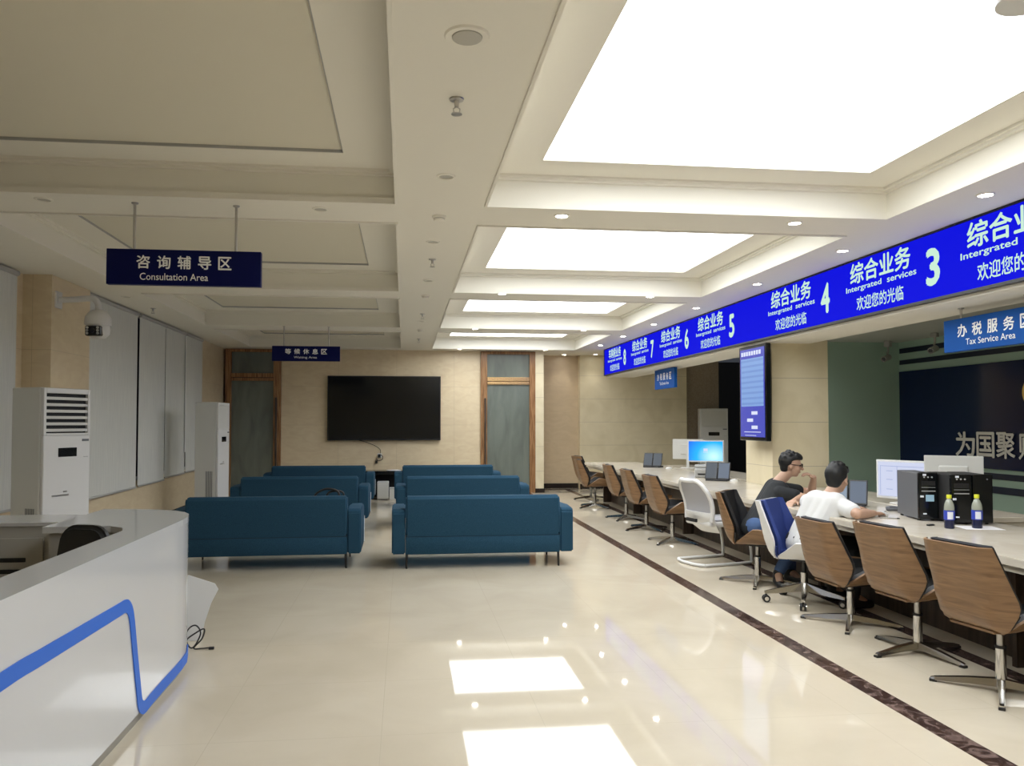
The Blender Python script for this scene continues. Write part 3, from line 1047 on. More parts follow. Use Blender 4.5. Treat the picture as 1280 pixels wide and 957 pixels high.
# ------------------------------------------------------------------ bent plywood chairs; a chair looks along local +x
def shell_back(inset=0.0, off=0.0, n=14, rows=14, top=1.0):
    """grid of points of the back shell: narrow foot, widest above the seat, narrower top, both sides bent forward"""
    hwp = [(0, .10), (.06, .16), (.16, .225), (.32, .30), (.40, .305), (1, .235)]
    xp = [(0, -.10), (.08, -.17), (.18, -.215), (.32, -.25), (1, -.335)]
    zp = [(0, .372), (.08, .378), (.18, .415), (.32, .50), (1, .838)]

    def itp(tab, v):
        for (a, fa), (b_, fb) in zip(tab, tab[1:]):
            if v <= b_:
                return fa + (fb - fa) * (v - a) / (b_ - a)
        return tab[-1][1]
    g = []
    for i in range(rows + 1):
        v = inset * .6 + (top - inset * .6) * i / rows
        hw = itp(hwp, v) - inset * .12
        row = []
        for j in range(n + 1):
            s = -hw + 2 * hw * j / n
            a, sg = abs(s), (1 if s > 0 else -1)
            c0, c1 = .155, .19
            ang = R(56)
            if a <= c0:
                y, dx = a, 0.0
            elif a <= c1:
                q = (a - c0) / (c1 - c0)
                y, dx = c0 + (a - c0) * math.cos(ang * q * .5), (a - c0) * math.sin(ang * q * .5)
            else:
                y = c0 + (c1 - c0) * math.cos(ang * .5) + (a - c1) * math.cos(ang)
                dx = (c1 - c0) * math.sin(ang * .5) + (a - c1) * math.sin(ang)
            row.append(Vector((itp(xp, v) + dx + off - (.02 * (s / .2) ** 2 * 0), sg * y, itp(zp, v))))
        g.append(row)
    return g


def shell_seat(n=14, rows=10):
    g = []
    for i in range(rows + 1):
        u = i / rows
        x = -.20 + .47 * u
        hw = .14 + (.345 - .14) * min(1, u / .42) if u < .42 else .345 - .05 * (u - .42) / .58
        row = []
        for j in range(n + 1):
            s = -hw + 2 * hw * j / n
            a, sg = abs(s), (1 if s > 0 else -1)
            c0, c1 = .15, .20
            ang = R(62)
            if a <= c0:
                y, dz = a, 0.0
            elif a <= c1:
                q = (a - c0) / (c1 - c0)
                y, dz = c0 + (a - c0) * math.cos(ang * q * .5), (a - c0) * math.sin(ang * q * .5)
            else:
                y = c0 + (c1 - c0) * math.cos(ang * .5) + (a - c1) * math.cos(ang)
                dz = (c1 - c0) * math.sin(ang * .5) + (a - c1) * math.sin(ang)
            row.append(Vector((x + dz * .25, sg * y, .365 + .015 * u + dz)))
        g.append(row)
    return g


def make_shell_chair(shell, cushion, base):
    t = thing('swivel_chair', 'x', 'chair')
    bm = BM(); sheet(bm, shell_back(), .014); obj('backrest', bm, shell, t, True)
    g = shell_back(inset=.12, off=.034)
    bm = BM(); sheet(bm, g, -.03); obj('back_cushion', bm, cushion, t, True)
    g = shell_back()
    for k in (0, -1):
        bm = BM(); tube(bm, [g[0][k] + Vector((.006, 0, .002))] + [g[i][k] + Vector((.008, 0, 0)) for i in range(1, 5)], .008, 6)
        obj('cushion_edge', bm, 'black_leather' if cushion != 'blue_fabric' else 'blue_fabric', t, True)
    bm = BM(); sheet(bm, shell_seat(), .014); obj('seat', bm, shell, t, True)
    g = [[p + Vector((.012, 0, .018)) for p in row[1:-1]] for row in shell_seat()[1:]]
    bm = BM(); sheet(bm, g, .045); obj('seat_cushion', bm, cushion, t, True)
    bm = BM(); box(bm, -.09, .12, -.08, .08, .345, .366, .004); obj('seat_plate', bm, 'black_plastic', t)
    if base == 'star':
        bm = BM(); cone(bm, (0, 0, .03), (0, 0, .245), .029, .026); obj('pole', bm, 'chrome', t, True)
        bm = BM(); cone(bm, (0, 0, .24), (0, 0, .255), .029); obj('collar', bm, 'black_plastic', t, True)
        bm = BM(); cone(bm, (0, 0, .255), (0, 0, .346), .019); obj('piston', bm, 'steel', t, True)
        for k in range(4):
            a = PI / 2 * k
            Mr = Matrix.Rotation(a, 4, 'Z')
            bm = BM()
            sec = [(.012, .026, .030, .072), (.16, .022, .022, .056), (.325, .016, .010, .030), (.345, .012, .010, .024)]
            rows = [[bm.verts.new(Mr @ Vector((x, sy * w, z))) for sy, z in ((-1, z0), (1, z0), (.75, z1), (-.75, z1))] for x, w, z0, z1 in sec]
            for A, B in zip(rows, rows[1:]):
                for i in range(4):
                    j = (i + 1) % 4
                    bm.faces.new((A[i], A[j], B[j], B[i]))
            bm.faces.new(rows[0][::-1]); bm.faces.new(rows[-1])
            leg = obj('leg', bm, 'chrome', t)
            bm = BM(); box(bm, .312, .352, -.016, .016, 0, .016, .004, Mr); obj('glide', bm, 'black_plastic', leg)
    else:
        bm = BM(); cone(bm, (0, 0, .13), (0, 0, .25), .028); obj('pole', bm, 'chrome', t, True)
        bm = BM(); cone(bm, (0, 0, .25), (0, 0, .346), .019); obj('piston', bm, 'black_plastic', t, True)
        for k in range(5):
            a = 2 * PI / 5 * k
            Mr = Matrix.Rotation(a, 4, 'Z')
            bm = BM()
            sec = [(.01, .03, .10, .17), (.15, .022, .085, .13), (.29, .016, .072, .10), (.325, .014, .07, .09)]
            rows = [[bm.verts.new(Mr @ Vector((x, sy * w, z))) for sy, z in ((-1, z0), (1, z0), (.7, z1), (-.7, z1))] for x, w, z0, z1 in sec]
            for A, B in zip(rows, rows[1:]):
                for i in range(4):
                    j = (i + 1) % 4
                    bm.faces.new((A[i], A[j], B[j], B[i]))
            bm.faces.new(rows[0][::-1]); bm.faces.new(rows[-1])
            leg = obj('leg', bm, 'chrome', t)
            c = Mr @ Vector((.31, 0, .03))
            d = (Mr @ Vector((0, 1, 0)))
            bm = BM()
            for s in (-1, 1):
                cone(bm, c + d * (.007 * s), c + d * (.024 * s), .030, seg=18)
            cone(bm, c, c + Vector((0, 0, .05)), .008, seg=8)
            w = obj('caster', bm, 'black_plastic', leg, True)
            for s in (-1, 1):
                bm = BM(); cone(bm, c + d * (.0235 * s), c + d * (.0265 * s), .017, seg=14); obj('caster_hub', bm, 'chrome', leg)
    return t


CH = make_shell_chair('wood_shell', 'black_leather', 'star')
GR = 'wooden shell swivel chairs along the counter'
# x, y, facing, base turn is part of the chair
for x, y, a, bs, lab in ((3.31, 4.06, 9, 51, 'walnut swivel chair nearest the camera at the counter, in front of the drink bottles'),
                         (3.33, 4.80, 6, 12, 'walnut swivel chair second from the camera, in front of the black computer towers'),
                         (3.31, 5.54, 3, 55, 'walnut swivel chair third from the camera, behind the person in white'),
                         (3.29, 7.04, -40, 60, 'walnut swivel chair turned side-on showing its black cushion, under the person in black'),
                         (3.33, 9.50, 0, 40, 'walnut swivel chair left of the white cantilever chair'),
                         (3.37, 10.68, -2, 20, 'walnut swivel chair second beyond the white cantilever chair'),
                         (3.42, 11.85, -3, 50, 'walnut swivel chair third beyond the white cantilever chair'),
                         (3.34, 13.55, -4, 30, 'walnut swivel chair farthest left at the far end of the counter'),
                         (3.62, 15.0, 8, 10, 'walnut chair half hidden behind the farthest one, past the counter end')):
    place(CH, (x, y, 0), lab, GR, rz=R(a), base=R(bs), drop=.06 if 'behind the person' in lab else 0)
BC = make_shell_chair('white_shell', 'blue_fabric', 'casters')
BC.name = 'office_chair'
BC.location = (3.31, 6.22, 0); BC.rotation_euler = (0, 0, R(-48)); BC['label'] = 'white and blue office chair on casters, under the person in white'

# white cantilever visitor chair (looks along +x)
t = thing('cantilever_chair', 'white cantilever visitor chair with grey mesh back at the counter', 'chair', (3.30, 8.12, 0), R(14))
bm = BM()


def vback(u, s):
    """back frame centre line point: u height 0..1, s across -1..1"""
    z = .42 + .46 * u
    hw = .215 + .02 * math.sin(PI * u) - .05 * max(0, u - .75) / .25
    x = -.24 - .05 * math.sin(PI * min(1, u * 1.1)) * -1 - .10 * u
    return Vector((x + .05 * abs(s) ** 2, s * hw, z))


ring = [vback(u / 12, 1) for u in range(1, 12)] + [vback(1.0, s) for s in (.8, .4, 0, -.4, -.8)] + [vback(u / 12, -1) for u in range(11, 0, -1)]
tube(bm, smooth_path(ring, 3), .024, 10)
obj('back_frame', bm, 'white_shell', t, True)
bm = BM()
sheet(bm, [[vback(.14 + .84 * i / 10, -.93 + 1.86 * j / 10) for j in range(11)] for i in range(11)], .004); obj('back_mesh', bm, 'grey_mesh', t, True)
bm = BM()
g = []
for i in range(9):
    v = i / 8
    row = []
    for j in range(11):
        s = -1 + .2 * j
        hw = .13 + .12 * math.sin(PI * (.12 + .62 * v))
        row.append(Vector((-.10 - .15 * math.sin(v * PI / 2) + .05 * s * s, s * hw, .33 + .22 * v)))
    g.append(row)
sheet(bm, g, -.022); o = obj('lumbar_shell', bm, 'white_shell', t, True)
bm = BM(); box(bm, -.287, -.262, -.09, .09, .445, .482, .006); obj('slot', bm, 'black_plastic', o)
bm = BM(); box(bm, -.20, .27, -.23, .23, .40, .46, .025, seg=3); obj('seat', bm, 'white_shell', t, True)
bm = BM(); box(bm, -.16, .25, -.215, .215, .455, .478, .01, seg=2); obj('seat_cushion', bm, 'grey_mesh', t, True)
bm = BM()
path = [(-.28, -.24, .018), (.22, -.24, .018), (.30, -.24, .05), (.27, -.24, .30), (.22, -.24, .385)]
for s in (-1, 1):
    P_ = [(x, s * y, z) for x, y, z in path]
    tube(bm, smooth_path(P_, 5), .016, 10)
tube(bm, smooth_path([(-.28, -.24, .018), (-.33, -.15, .018), (-.345, 0, .018), (-.33, .15, .018), (-.28, .24, .018)], 4), .016, 10)
tube(bm, [(.2, -.24, .385), (.2, .24, .385)], .016, 10)
obj('cantilever_frame', bm, 'white_shell', t, True)
for s in (-1, 1):
    bm = BM(); box(bm, -.10, .16, s * .27 - .035, s * .27 + .035, .60, .63, .012, seg=2); ar = obj('armrest', bm, 'white_shell', t, True)
    bm = BM(); tube(bm, smooth_path([(.12, s * .265, .61), (.10, s * .265, .52), (.05, s * .24, .43)], 4), .018, 8); obj('arm_support', bm, 'white_shell', ar, True)

# ------------------------------------------------------------------ reception desk
t = thing('reception_desk', 'curved white reception desk with a blue zigzag line at lower left', 'reception desk', (0, 0, 0))
outer = [(-1.3, .6), (-1.3, 4.70), (-1.302, 4.86), (-1.312, 5.0), (-1.345, 5.15), (-1.40, 5.26), (-1.49, 5.36), (-1.60, 5.42), (-1.75, 5.47), (-1.98, 5.50)]
inner_top = [(-1.98, 4.60), (-1.62, 4.60), (-1.53, 4.52), (-1.49, 4.40), (-1.495, .6)]
bm = BM()
prism(bm, outer + inner_top, .885, .92)
obj('ledge', bm, 'desk_white', t)


def offset_in(d):
    out = []
    for i, (x, y) in enumerate(outer):
        a = outer[max(i - 1, 0)]; b_ = outer[min(i + 1, len(outer) - 1)]
        tx, ty = b_[0] - a[0], b_[1] - a[1]
        l = math.hypot(tx, ty)
        out.append((x - ty / l * d, y + tx / l * d))
    return out


bm = BM()
ins = offset_in(.06)
prism(bm, [(x, y) for x, y in offset_in(.002)] + ins[::-1], .055, .885)
o = obj('front_panel', bm, 'desk_white', t, True)
bm = BM(); prism(bm, offset_in(.02) + offset_in(.07)[::-1], 0, .055); obj('plinth', bm, 'plinth_grey', t)
bm = BM(); box(bm, -1.96, -1.55, 4.64, 4.67, .0, .885); obj('inner_panel', bm, 'desk_inner', t)
bm = BM(); box(bm, -1.42, -1.37, .6, 4.6, .0, .885); obj('inner_panel', bm, 'desk_inner', t)
# blue line: swept as a flat band on the front face (y, z), following the curve at the corner
pts = [(.6, .60), (1.8, .628), (2.74, .655)] + [(2.74 + (3.80 - 2.74) * k / 4, .657 - .022 * k / 4) for k in range(1, 5)] + [(3.90, .632), (3.955, .60), (3.985, .545), (4.01, .46), (4.05, .32), (4.09, .19), (4.12, .10), (4.16, .066), (4.21, .056), (4.3, .062), (4.55, .066), (4.70, .067)]
arc = [(p[0] + .004, p[1]) for p in outer[1:6]]
bm = BM()
wid = .062
L3 = [Vector((-1.297, y, z)) for y, z in pts]


def band(bm, P3, w, nx):
    rows = []
    for i, p in enumerate(P3):
        a = P3[max(i - 1, 0)]; b_ = P3[min(i + 1, len(P3) - 1)]
        d = (b_ - a).normalized()
        n_ = Vector((1, 0, 0)) if nx is None else nx[i]
        s = d.cross(n_).normalized()
        rows.append([bm.verts.new(p + s * w / 2), bm.verts.new(p - s * w / 2), bm.verts.new(p - s * w / 2 - n_ * .004), bm.verts.new(p + s * w / 2 - n_ * .004)])
    for A, B in zip(rows, rows[1:]):
        for k in range(4):
            j = (k + 1) % 4
            bm.faces.new((A[k], A[j], B[j], B[k]))
    bm.faces.new(rows[0][::-1]); bm.faces.new(rows[-1])


sm = smooth_path([(p.x, p.y, p.z) for p in L3], 4)
cor = [Vector((x + .001, y, .07)) for x, y in arc[1:]]
allp = sm + cor
norms = [Vector((1, 0, 0))] * len(sm)
for i in range(1, len(arc)):
    a = outer[i]; b_ = outer[min(i + 2, len(outer) - 1)]
    tx, ty = b_[0] - a[0], b_[1] - a[1]
    l = math.hypot(tx, ty)
    norms.append(Vector((ty / l, -tx / l, 0)))
band(bm, allp, wid, norms)
obj('blue_line', bm, 'desk_blue', t)

t = thing('side_cabinet', 'grey cabinet with two black slots behind the reception desk', 'cabinet', (-2.62, 5.12, 0))
bm = BM(); box(bm, -.6, .60, 0, .4, .03, .86); obj('body', bm, 'desk_inner', t)
bm = BM(); box(bm, -.61, .61, -.012, .41, .86, .885, .004); obj('top', bm, 'desk_white', t)
bm = BM(); box(bm, -.57, .43, -.014, 0, .1, .79, .004); dr = obj('front_panel', bm, 'desk_inner', t)
bm = BM(); box(bm, -.4, .33, -.022, -.012, .645, .672, .004); obj('slot', bm, 'black_matte', dr)
bm = BM(); box(bm, -.4, .33, -.022, -.012, .575, .602, .004); obj('slot', bm, 'black_matte', dr)
bm = BM(); box(bm, -.58, .58, .02, .38, 0, .03); obj('plinth', bm, 'black_plastic', t)

t = thing('desk_chair', 'black office chair tucked inside the reception desk', 'chair', (-1.745, 4.10, 0), R(250))
bm = BM()
poly = []
for cy, cz, a0 in ((.05, .86, 0), (-.05, .86, 90), (-.07, .64, 180), (.07, .64, 270)):
    for k in range(7):
        q = R(a0 + 15 * k)
        poly.append((cy + .10 * math.cos(q), cz + .10 * math.sin(q)))
A = [bm.verts.new((-.19 - .12 * (z - .56), y, z)) for y, z in poly]
B = [bm.verts.new((-.25 - .12 * (z - .56), y, z)) for y, z in poly]
for i in range(len(poly)):
    j = (i + 1) % len(poly)
    bm.faces.new((A[i], A[j], B[j], B[i]))
bm.faces.new(A[::-1]); bm.faces.new(B)
bmesh.ops.recalc_face_normals(bm, faces=bm.faces[:])
bmesh.ops.bevel(bm, geom=[e for e in bm.edges if len(e.link_faces) == 2 and max(len(f.verts) for f in e.link_faces) > 4], offset=.02, segments=3, affect='EDGES')
obj('backrest', bm, 'black_leather', t, True)
bm = BM(); box(bm, -.22, .22, -.22, .22, .42, .50, .03, seg=3); obj('seat', bm, 'black_leather', t, True)
bm = BM(); tube(bm, smooth_path([(-.1, 0, .42), (-.24, 0, .43), (-.27, 0, .55), (-.26, 0, .7)], 4), .02); obj('back_support', bm, 'black_plastic', t, True)
bm = BM(); cone(bm, (0, 0, .12), (0, 0, .42), .028); obj('pole', bm, 'black_plastic', t, True)
for s in (-1, 1):
    bm = BM(); box(bm, -.12, .14, s * .25 - .03, s * .25 + .03, .66, .69, .01); ar = obj('armrest', bm, 'black_plastic', t, True)
    bm = BM(); tube(bm, [(0, s * .25, .67), (0, s * .25, .5), (0, s * .15, .43)], .016); obj('arm_support', bm, 'black_plastic', ar)
for k in range(5):
    a = 2 * PI / 5 * k + .3
    bm = BM(); tube(bm, [(0, 0, .12), (.27 * math.cos(a), .27 * math.sin(a), .075)], .018); lg = obj('leg', bm, 'black_plastic', t)
    bm = BM(); c = Vector((.27 * math.cos(a), .27 * math.sin(a), .03)); d = Vector((-math.sin(a), math.cos(a), 0)); cone(bm, c - d * .02, c + d * .02, .03); obj('caster', bm, 'black_plastic', lg)

t = thing('plastic_sheet', 'translucent white plastic sheet leaning behind the reception desk corner', 'plastic sheet', (-1.42, 5.62, 0))
bm = BM()
g = [[Vector((x, .02 * math.sin(5 * x + z * 3) + .05 * z, z)) for x, z in row] for row in (
    [(-.2, .0), (-.05, .0), (.04, .0)], [(-.2, .12), (-.05, .12), (.06, .12)], [(-.2, .26), (-.03, .26), (.10, .25)], [(-.2, .38), (-.01, .38), (.145, .34)], [(-.2, .47), (-.05, .44), (.12, .38)])]
sheet(bm, g, .006); obj('sheet', bm, 'white_plastic', t, True)
t = thing('cable_coil', 'coil of dark loose cable on the floor at the reception desk corner', 'cable', (-1.37, 5.42, .0))
bm = BM()
tube(bm, smooth_path([(-.08, .0, .02), (-.05, .02, .12), (.0, .02, .15), (.035, .01, .10), (.0, .0, .02), (-.03, .0, .012), (-.05, .0, .06), (.0, .01, .10), (.06, .0, .13), (.05, -.01, .07), (.0, -.02, .012), (.05, -.02, .008), (.10, -.02, .012)], 5), .005, 6); obj('cable', bm, 'black_plastic', t, True)
bm = BM(); box(bm, .095, .13, -.03, -.012, .0, .018, .004); obj('plug', bm, 'black_plastic', t)


# ------------------------------------------------------------------ things on the counter
ZW = .74
for y0, y1, lab in ((5.75, 8.60, 'staff side desk behind the counter under the white monitors'), (9.8, 13.4, 'staff side desk behind the far counter under the bright blue monitor')):
    t = thing('staff_desk', lab, 'desk', (4.76, (y0 + y1) / 2, 0), 0, 'staff side desks')
    h = (y1 - y0) / 2
    bm = BM(); box(bm, -.31, .31, -h, h, .70, ZW, .004); obj('desktop', bm, 'counter_stone', t)
    for s in (-1, 1):
        bm = BM(); box(bm, -.29, .29, s * (h - .04) - .02, s * (h - .04) + .02, 0, .70); obj('side_panel', bm, 'counter_stone', t)


def tower(x, y, label, side, w=.145, grey=False, plain=False):
    t = thing('computer_tower', label, 'computer', (x, y, ZW), R(-13.5), 'computer towers on the counter')
    bm = BM(); box(bm, 0, w, 0, .40, .014, .365, .004); cs = obj('case', bm, 'grey_plastic' if grey else 'black_matte', t)
    bm = BM(); box(bm, -.001, w + .001, -.028, 0, .012, .372, .008); f = obj('front_bezel', bm, 'black_gloss', t)
    if plain:
        bm = BM(); cone(bm, (.1, -.027, .335), (.1, -.031, .335), .006, seg=10); obj('button', bm, 'grey_plastic', f)
        for xx in (.02, w - .02):
            for yy in (.03, .36):
                bm = BM(); cone(bm, (xx, yy, 0), (xx, yy, .016), .012, seg=10); obj('foot', bm, 'black_plastic', t)
        return t, f
    bm = BM(); box(bm, .02, w - .02, -.032, -.027, .27, .305, .002); obj('drive_bay', bm, 'black_plastic', f)
    bm = BM(); box(bm, .02, w - .02, -.032, -.027, .225, .232, .001); box(bm, .02, w - .02, -.031, -.027, .255, .258, .001); obj('slot_line', bm, 'light_grey', f)
    bm = BM()
    for k in range(3):
        cone(bm, (.04 + .028 * k, -.027, .335), (.04 + .028 * k, -.032, .335), .006, seg=10)
    obj('button', bm, 'light_grey', f)
    bm = BM(); box(bm, .01, .035, -.030, -.027, .18, .195); box(bm, .03, .055, -.030, -.027, .345, .36); box(bm, .03, .055, -.030, -.027, .05, .06); obj('label_sticker', bm, 'label_white', f)
    for xx in (.02, w - .02):
        for yy in (.03, .36):
            bm = BM(); cone(bm, (xx, yy, 0), (xx, yy, .016), .012, seg=10); obj('foot', bm, 'black_plastic', t)
    return t, f


t, f = tower(3.94, 5.66, 'computer tower with grey side, leftmost of the three on the counter', 0, w=.14, grey=True)
bm = BM(); box(bm, .05, .11, -.0305, -.027, .15, .20, .0); obj('energy_sticker', bm, 'sticker_blue', f)
tower(4.037, 5.43, 'black computer tower with drive front, middle of the three on the counter', 0)
tower(4.195, 5.41, 'plain black computer tower, rightmost of the three on the counter', 0, w=.14, plain=True)


def bottle(x, y, label):
    t = thing('drink_bottle', label, 'bottle', (x, y, ZW), 0, 'drink bottles on the counter')
    bm = BM(); lathe(bm, [(0, .002), (.030, 0), (.034, .006), (.033, .03), (.0345, .06), (.0345, .125), (.034, .13)], seg=20); obj('drink', bm, 'bottle_drink', t, True)
    bm = BM(); lathe(bm, [(.034, .13), (.034, .15), (.030, .172), (.020, .198), (.0135, .208), (.0135, .216)], seg=20); obj('shoulder', bm, 'bottle_clear', t, True)
    bm = BM(); lathe(bm, [(.0355, .062), (.0355, .128)], seg=20); lb = obj('label', bm, 'bottle_label', t, True)
    bm = BM()
    a0 = R(215)
    g = [[Vector((.0362 * math.cos(a0 + k * .15), .0362 * math.sin(a0 + k * .15), .068 + .052 * i)) for k in range(8)] for i in range(2)]
    sheet(bm, g, .0004); obj('label_panel', bm, 'label_white', lb)
    bm = BM(); lathe(bm, [(.016, .213), (.0165, .216), (.0165, .236), (.015, .239), (0, .239)], seg=20); obj('cap', bm, 'cap_yellow', t, True)
    return t


bottle(3.873, 5.215, 'drink bottle with yellow cap and blue label, left of the pair on the counter')
bottle(4.072, 5.195, 'drink bottle with yellow cap and blue label, right of the pair, on the white paper')
o = obj('paper_sheet', (lambda b2: (box(b2, -.13, .13, -.10, .10, 0, .0012, 0, Matrix.Rotation(R(-14), 4, 'Z')), b2)[1])(BM()), 'paper', loc=(4.10, 5.21, ZW))
tag(o, 'white sheet of paper under the right-hand drink bottle', 'paper')
for ch in [x for x in bpy.data.objects if x.name == 'drink_bottle.001']:
    ch.location.z = ZW + .0012
o = thing('usb_dongle', 'tiny black dongle on the counter left of the bottles', 'dongle', (3.83, 5.36, ZW), R(20))
bm = BM(); box(bm, -.03, .03, -.012, .012, 0, .012, .004); obj('body', bm, 'black_plastic', o)
bm = BM(); box(bm, .03, .045, -.007, .007, .003, .009); obj('connector', bm, 'steel', o)
o = thing('pen', 'thin pen lying on the counter in front of the computer towers', 'pen', (3.79, 5.78, ZW + .005), R(-25))
bm = BM(); cone(bm, (-.07, 0, 0), (.05, 0, 0), .005, seg=10); obj('barrel', bm, 'steel', o)
bm = BM(); cone(bm, (.05, 0, 0), (.07, 0, 0), .0055, .003, seg=10); obj('cap', bm, 'black_plastic', o)


def monitor(loc, rz, label, w, h, zc, frame, screen, extra=None, group=None):
    """screen looks along local -y"""
    t = thing('monitor', label, 'monitor', loc, rz, group)
    bm = BM(); box(bm, -w / 2, w / 2, 0, .03, zc - h / 2, zc + h / 2, .005); obj('housing', bm, frame, t)
    bm = BM(); box(bm, -w / 2 + .018, w / 2 - .018, -.0025, .001, zc - h / 2 + .022, zc + h / 2 - .018)
    sc = obj('screen', bm, screen, t)
    bm = BM(); box(bm, -w / 4, w / 4, .03, .05, zc - h / 4, zc + h / 4, .01); obj('back_bulge', bm, frame, t)
    bm = BM(); box(bm, -.025, .025, .05, .066, .012, zc, .004); obj('stand', bm, frame, t)
    bm = BM(); box(bm, -.11, .11, -.03, .13, 0, .014, .006); obj('base', bm, frame, t)
    return t, sc


t, sc = monitor((4.56, 6.76, ZW), R(-63), 'white monitor showing a pale document, behind the black computer towers', .50, .36, .225, 'white_plastic', 'screen_pale')
t.location = (4.56, 6.76, ZW)
bm = BM()
for x, z in ((-.12, .30), (-.12, .22), (-.12, .13)):
    box(bm, x - .03, x + .03, -.0032, -.0022, z, z + .006)
box(bm, -.21, -.205, -.0032, -.0022, .08, .35); box(bm, -.05, -.045, -.0032, -.0022, .08, .35); box(bm, -.21, .2, -.0032, -.0022, .345, .35)
obj('page_line', bm, 'screen_line', sc)
t, sc = monitor((4.68, 6.24, ZW), R(143), 'white monitor seen from behind, above the black computer towers', .44, .34, .30, 'offwhite_plastic', 'tablet_dim')
t, sc = monitor((4.60, 11.6, ZW), R(-24), 'small monitor with a bright blue desktop picture on the far counter', .54, .335, .31, 'white_plastic', 'screen_desktop')
bm = BM(); box(bm, -.03, .03, -.0034, -.0024, .31, .35); box(bm, -.035, .035, -.0034, -.0024, .29, .297); obj('screen_icon', bm, 'display_white', sc)
t, sc = monitor((4.66, 12.5, ZW), R(152), 'white monitor back beside the bright blue desktop screen', .50, .33, .31, 'offwhite_plastic', 'tablet_dim')


def duo(loc, rz, label, mats, w=.155, h=.235):
    """twin-screen customer terminal: two tablets side by side on a sloping stand, screens look along local -y"""
    t = thing('twin_screen_terminal', label, 'terminal', loc, rz, 'twin-screen terminals on the counter')
    Mt = Matrix.Translation((0, -.02, .02)) @ Matrix.Rotation(R(-22), 4, 'X')
    for s, mt in ((-1, mats[0]), (1, mats[1])):
        bm = BM(); box(bm, s * w / 2 * 1.02 - w / 2, s * w / 2 * 1.02 + w / 2, 0, .014, 0, h, .006, Mt); ft = obj('tablet', bm, 'black_plastic', t)
        bm = BM(); box(bm, s * w / 2 * 1.02 - w / 2 + .012, s * w / 2 * 1.02 + w / 2 - .012, -.0015, .001, .018, h - .016, 0, Mt); obj('screen', bm, mt, ft)
    bm = BM(); box(bm, -w * .9, w * .9, -.07, .17, 0, .02, .006); obj('base', bm, 'black_plastic', t)
    bm = BM()
    prism(bm, [(-w * .5, .02), (w * .5, .02), (w * .5, .14), (-w * .5, .14)], .018, .05)
    box(bm, -w * .3, w * .3, .05, .085, .02, .16, .004); obj('stand', bm, 'grey_plastic', t)
    return t


t = duo((3.97, 6.66, ZW), R(-35), 'black twin-screen terminal in front of the person in white', ('tablet_glare', 'tablet_screen'))
t = duo((4.02, 9.75, ZW), R(-35), 'black twin-screen terminal on the counter left of the column', ('tablet_dim', 'tablet_screen'))
t = duo((4.13, 12.75, ZW), R(-35), 'black twin-screen terminal farthest back on the counter', ('tablet_dim', 'tablet_dim'))


def mouse(loc, rz, label):
    t = thing('computer_mouse', label, 'mouse', loc, rz, 'computer mice on the counter')
    bm = BM()
    bmesh.ops.create_uvsphere(bm, u_segments=16, v_segments=10, radius=1)
    for v in bm.verts:
        v.co = Vector((v.co.x * .055, v.co.y * .032, max(v.co.z, -.25) * .028 + .007))
    obj('shell', bm, 'white_plastic', t, True)
    bm = BM(); cone(bm, (.025, -.004, .03), (.025, .004, .03), .009, seg=12); obj('wheel', bm, 'grey_plastic', t)
    return t


mouse((4.25, 12.28, ZW), 0, 'white mouse beside the farthest twin-screen terminal')
mouse((4.17, 9.58, ZW), 0, 'white mouse beside the twin-screen terminal left of the column')
t = thing('card_reader', 'flat grey device on the counter right of the near twin-screen terminal', 'card reader', (4.20, 6.30, ZW), R(-30))
bm = BM(); box(bm, -.09, .09, -.06, .06, 0, .03, .01, seg=2); o = obj('body', bm, 'grey_plastic', t)
bm = BM(); box(bm, -.06, .02, -.04, .04, .03, .034, .001); obj('keypad', bm, 'black_plastic', o)
t = thing('printer', 'low grey desk printer behind the twin-screen terminal left of the column', 'printer', (4.16, 10.35, ZW), R(-20))
bm = BM(); box(bm, -.2, .2, -.13, .13, 0, .13, .02, seg=2); o = obj('body', bm, 'light_grey', t)
bm = BM(); box(bm, -.16, .16, -.134, -.128, .04, .06); obj('paper_slot', bm, 'black_plastic', o)
bm = BM(); box(bm, -.2, .2, -.10, .12, .13, .17, .015, seg=2); obj('lid', bm, 'light_grey', t)


# ------------------------------------------------------------------ people
def ball(bm, c, r, sc=(1, 1, 1), rot=None, seg=16):
    q = bmesh.ops.create_uvsphere(bm, u_segments=seg, v_segments=seg // 2 + 2, radius=1)
    for v in q['verts']:
        p = Vector((v.co.x * r * sc[0], v.co.y * r * sc[1], v.co.z * r * sc[2]))
        if rot is not None:
            p = rot @ p
        v.co = p + Vector(c)


def limb(bm, p0, p1, r0, r1):
    ball(bm, p0, r0); ball(bm, p1, r1)
    cone(bm, p0, p1, r0, r1, 16)


def chain(bm, pts):
    """pts: (point, radius) along a limb"""
    for (a, ra), (b_, rb) in zip(pts, pts[1:]):
        limb(bm, a, b_, ra, rb)


def fused(name, bm, mat, parent, voxel, smooth_it=4):
    """one continuous surface over everything in bm"""
    me = bpy.data.meshes.new(name)
    bm.to_mesh(me); bm.free()
    o = bpy.data.objects.new(name, me)
    COL.objects.link(o)
    md = o.modifiers.new('fuse', 'REMESH'); md.mode = 'VOXEL'; md.voxel_size = voxel; md.use_smooth_shade = True
    ms = o.modifiers.new('soft', 'SMOOTH'); ms.factor = .5; ms.iterations = smooth_it
    bpy.context.view_layer.update()
    dg = bpy.context.evaluated_depsgraph_get()
    m2 = bpy.data.meshes.new_from_object(o.evaluated_get(dg))
    bpy.data.objects.remove(o)
    m2.name = name
    return link(name, m2, mat, parent, True)


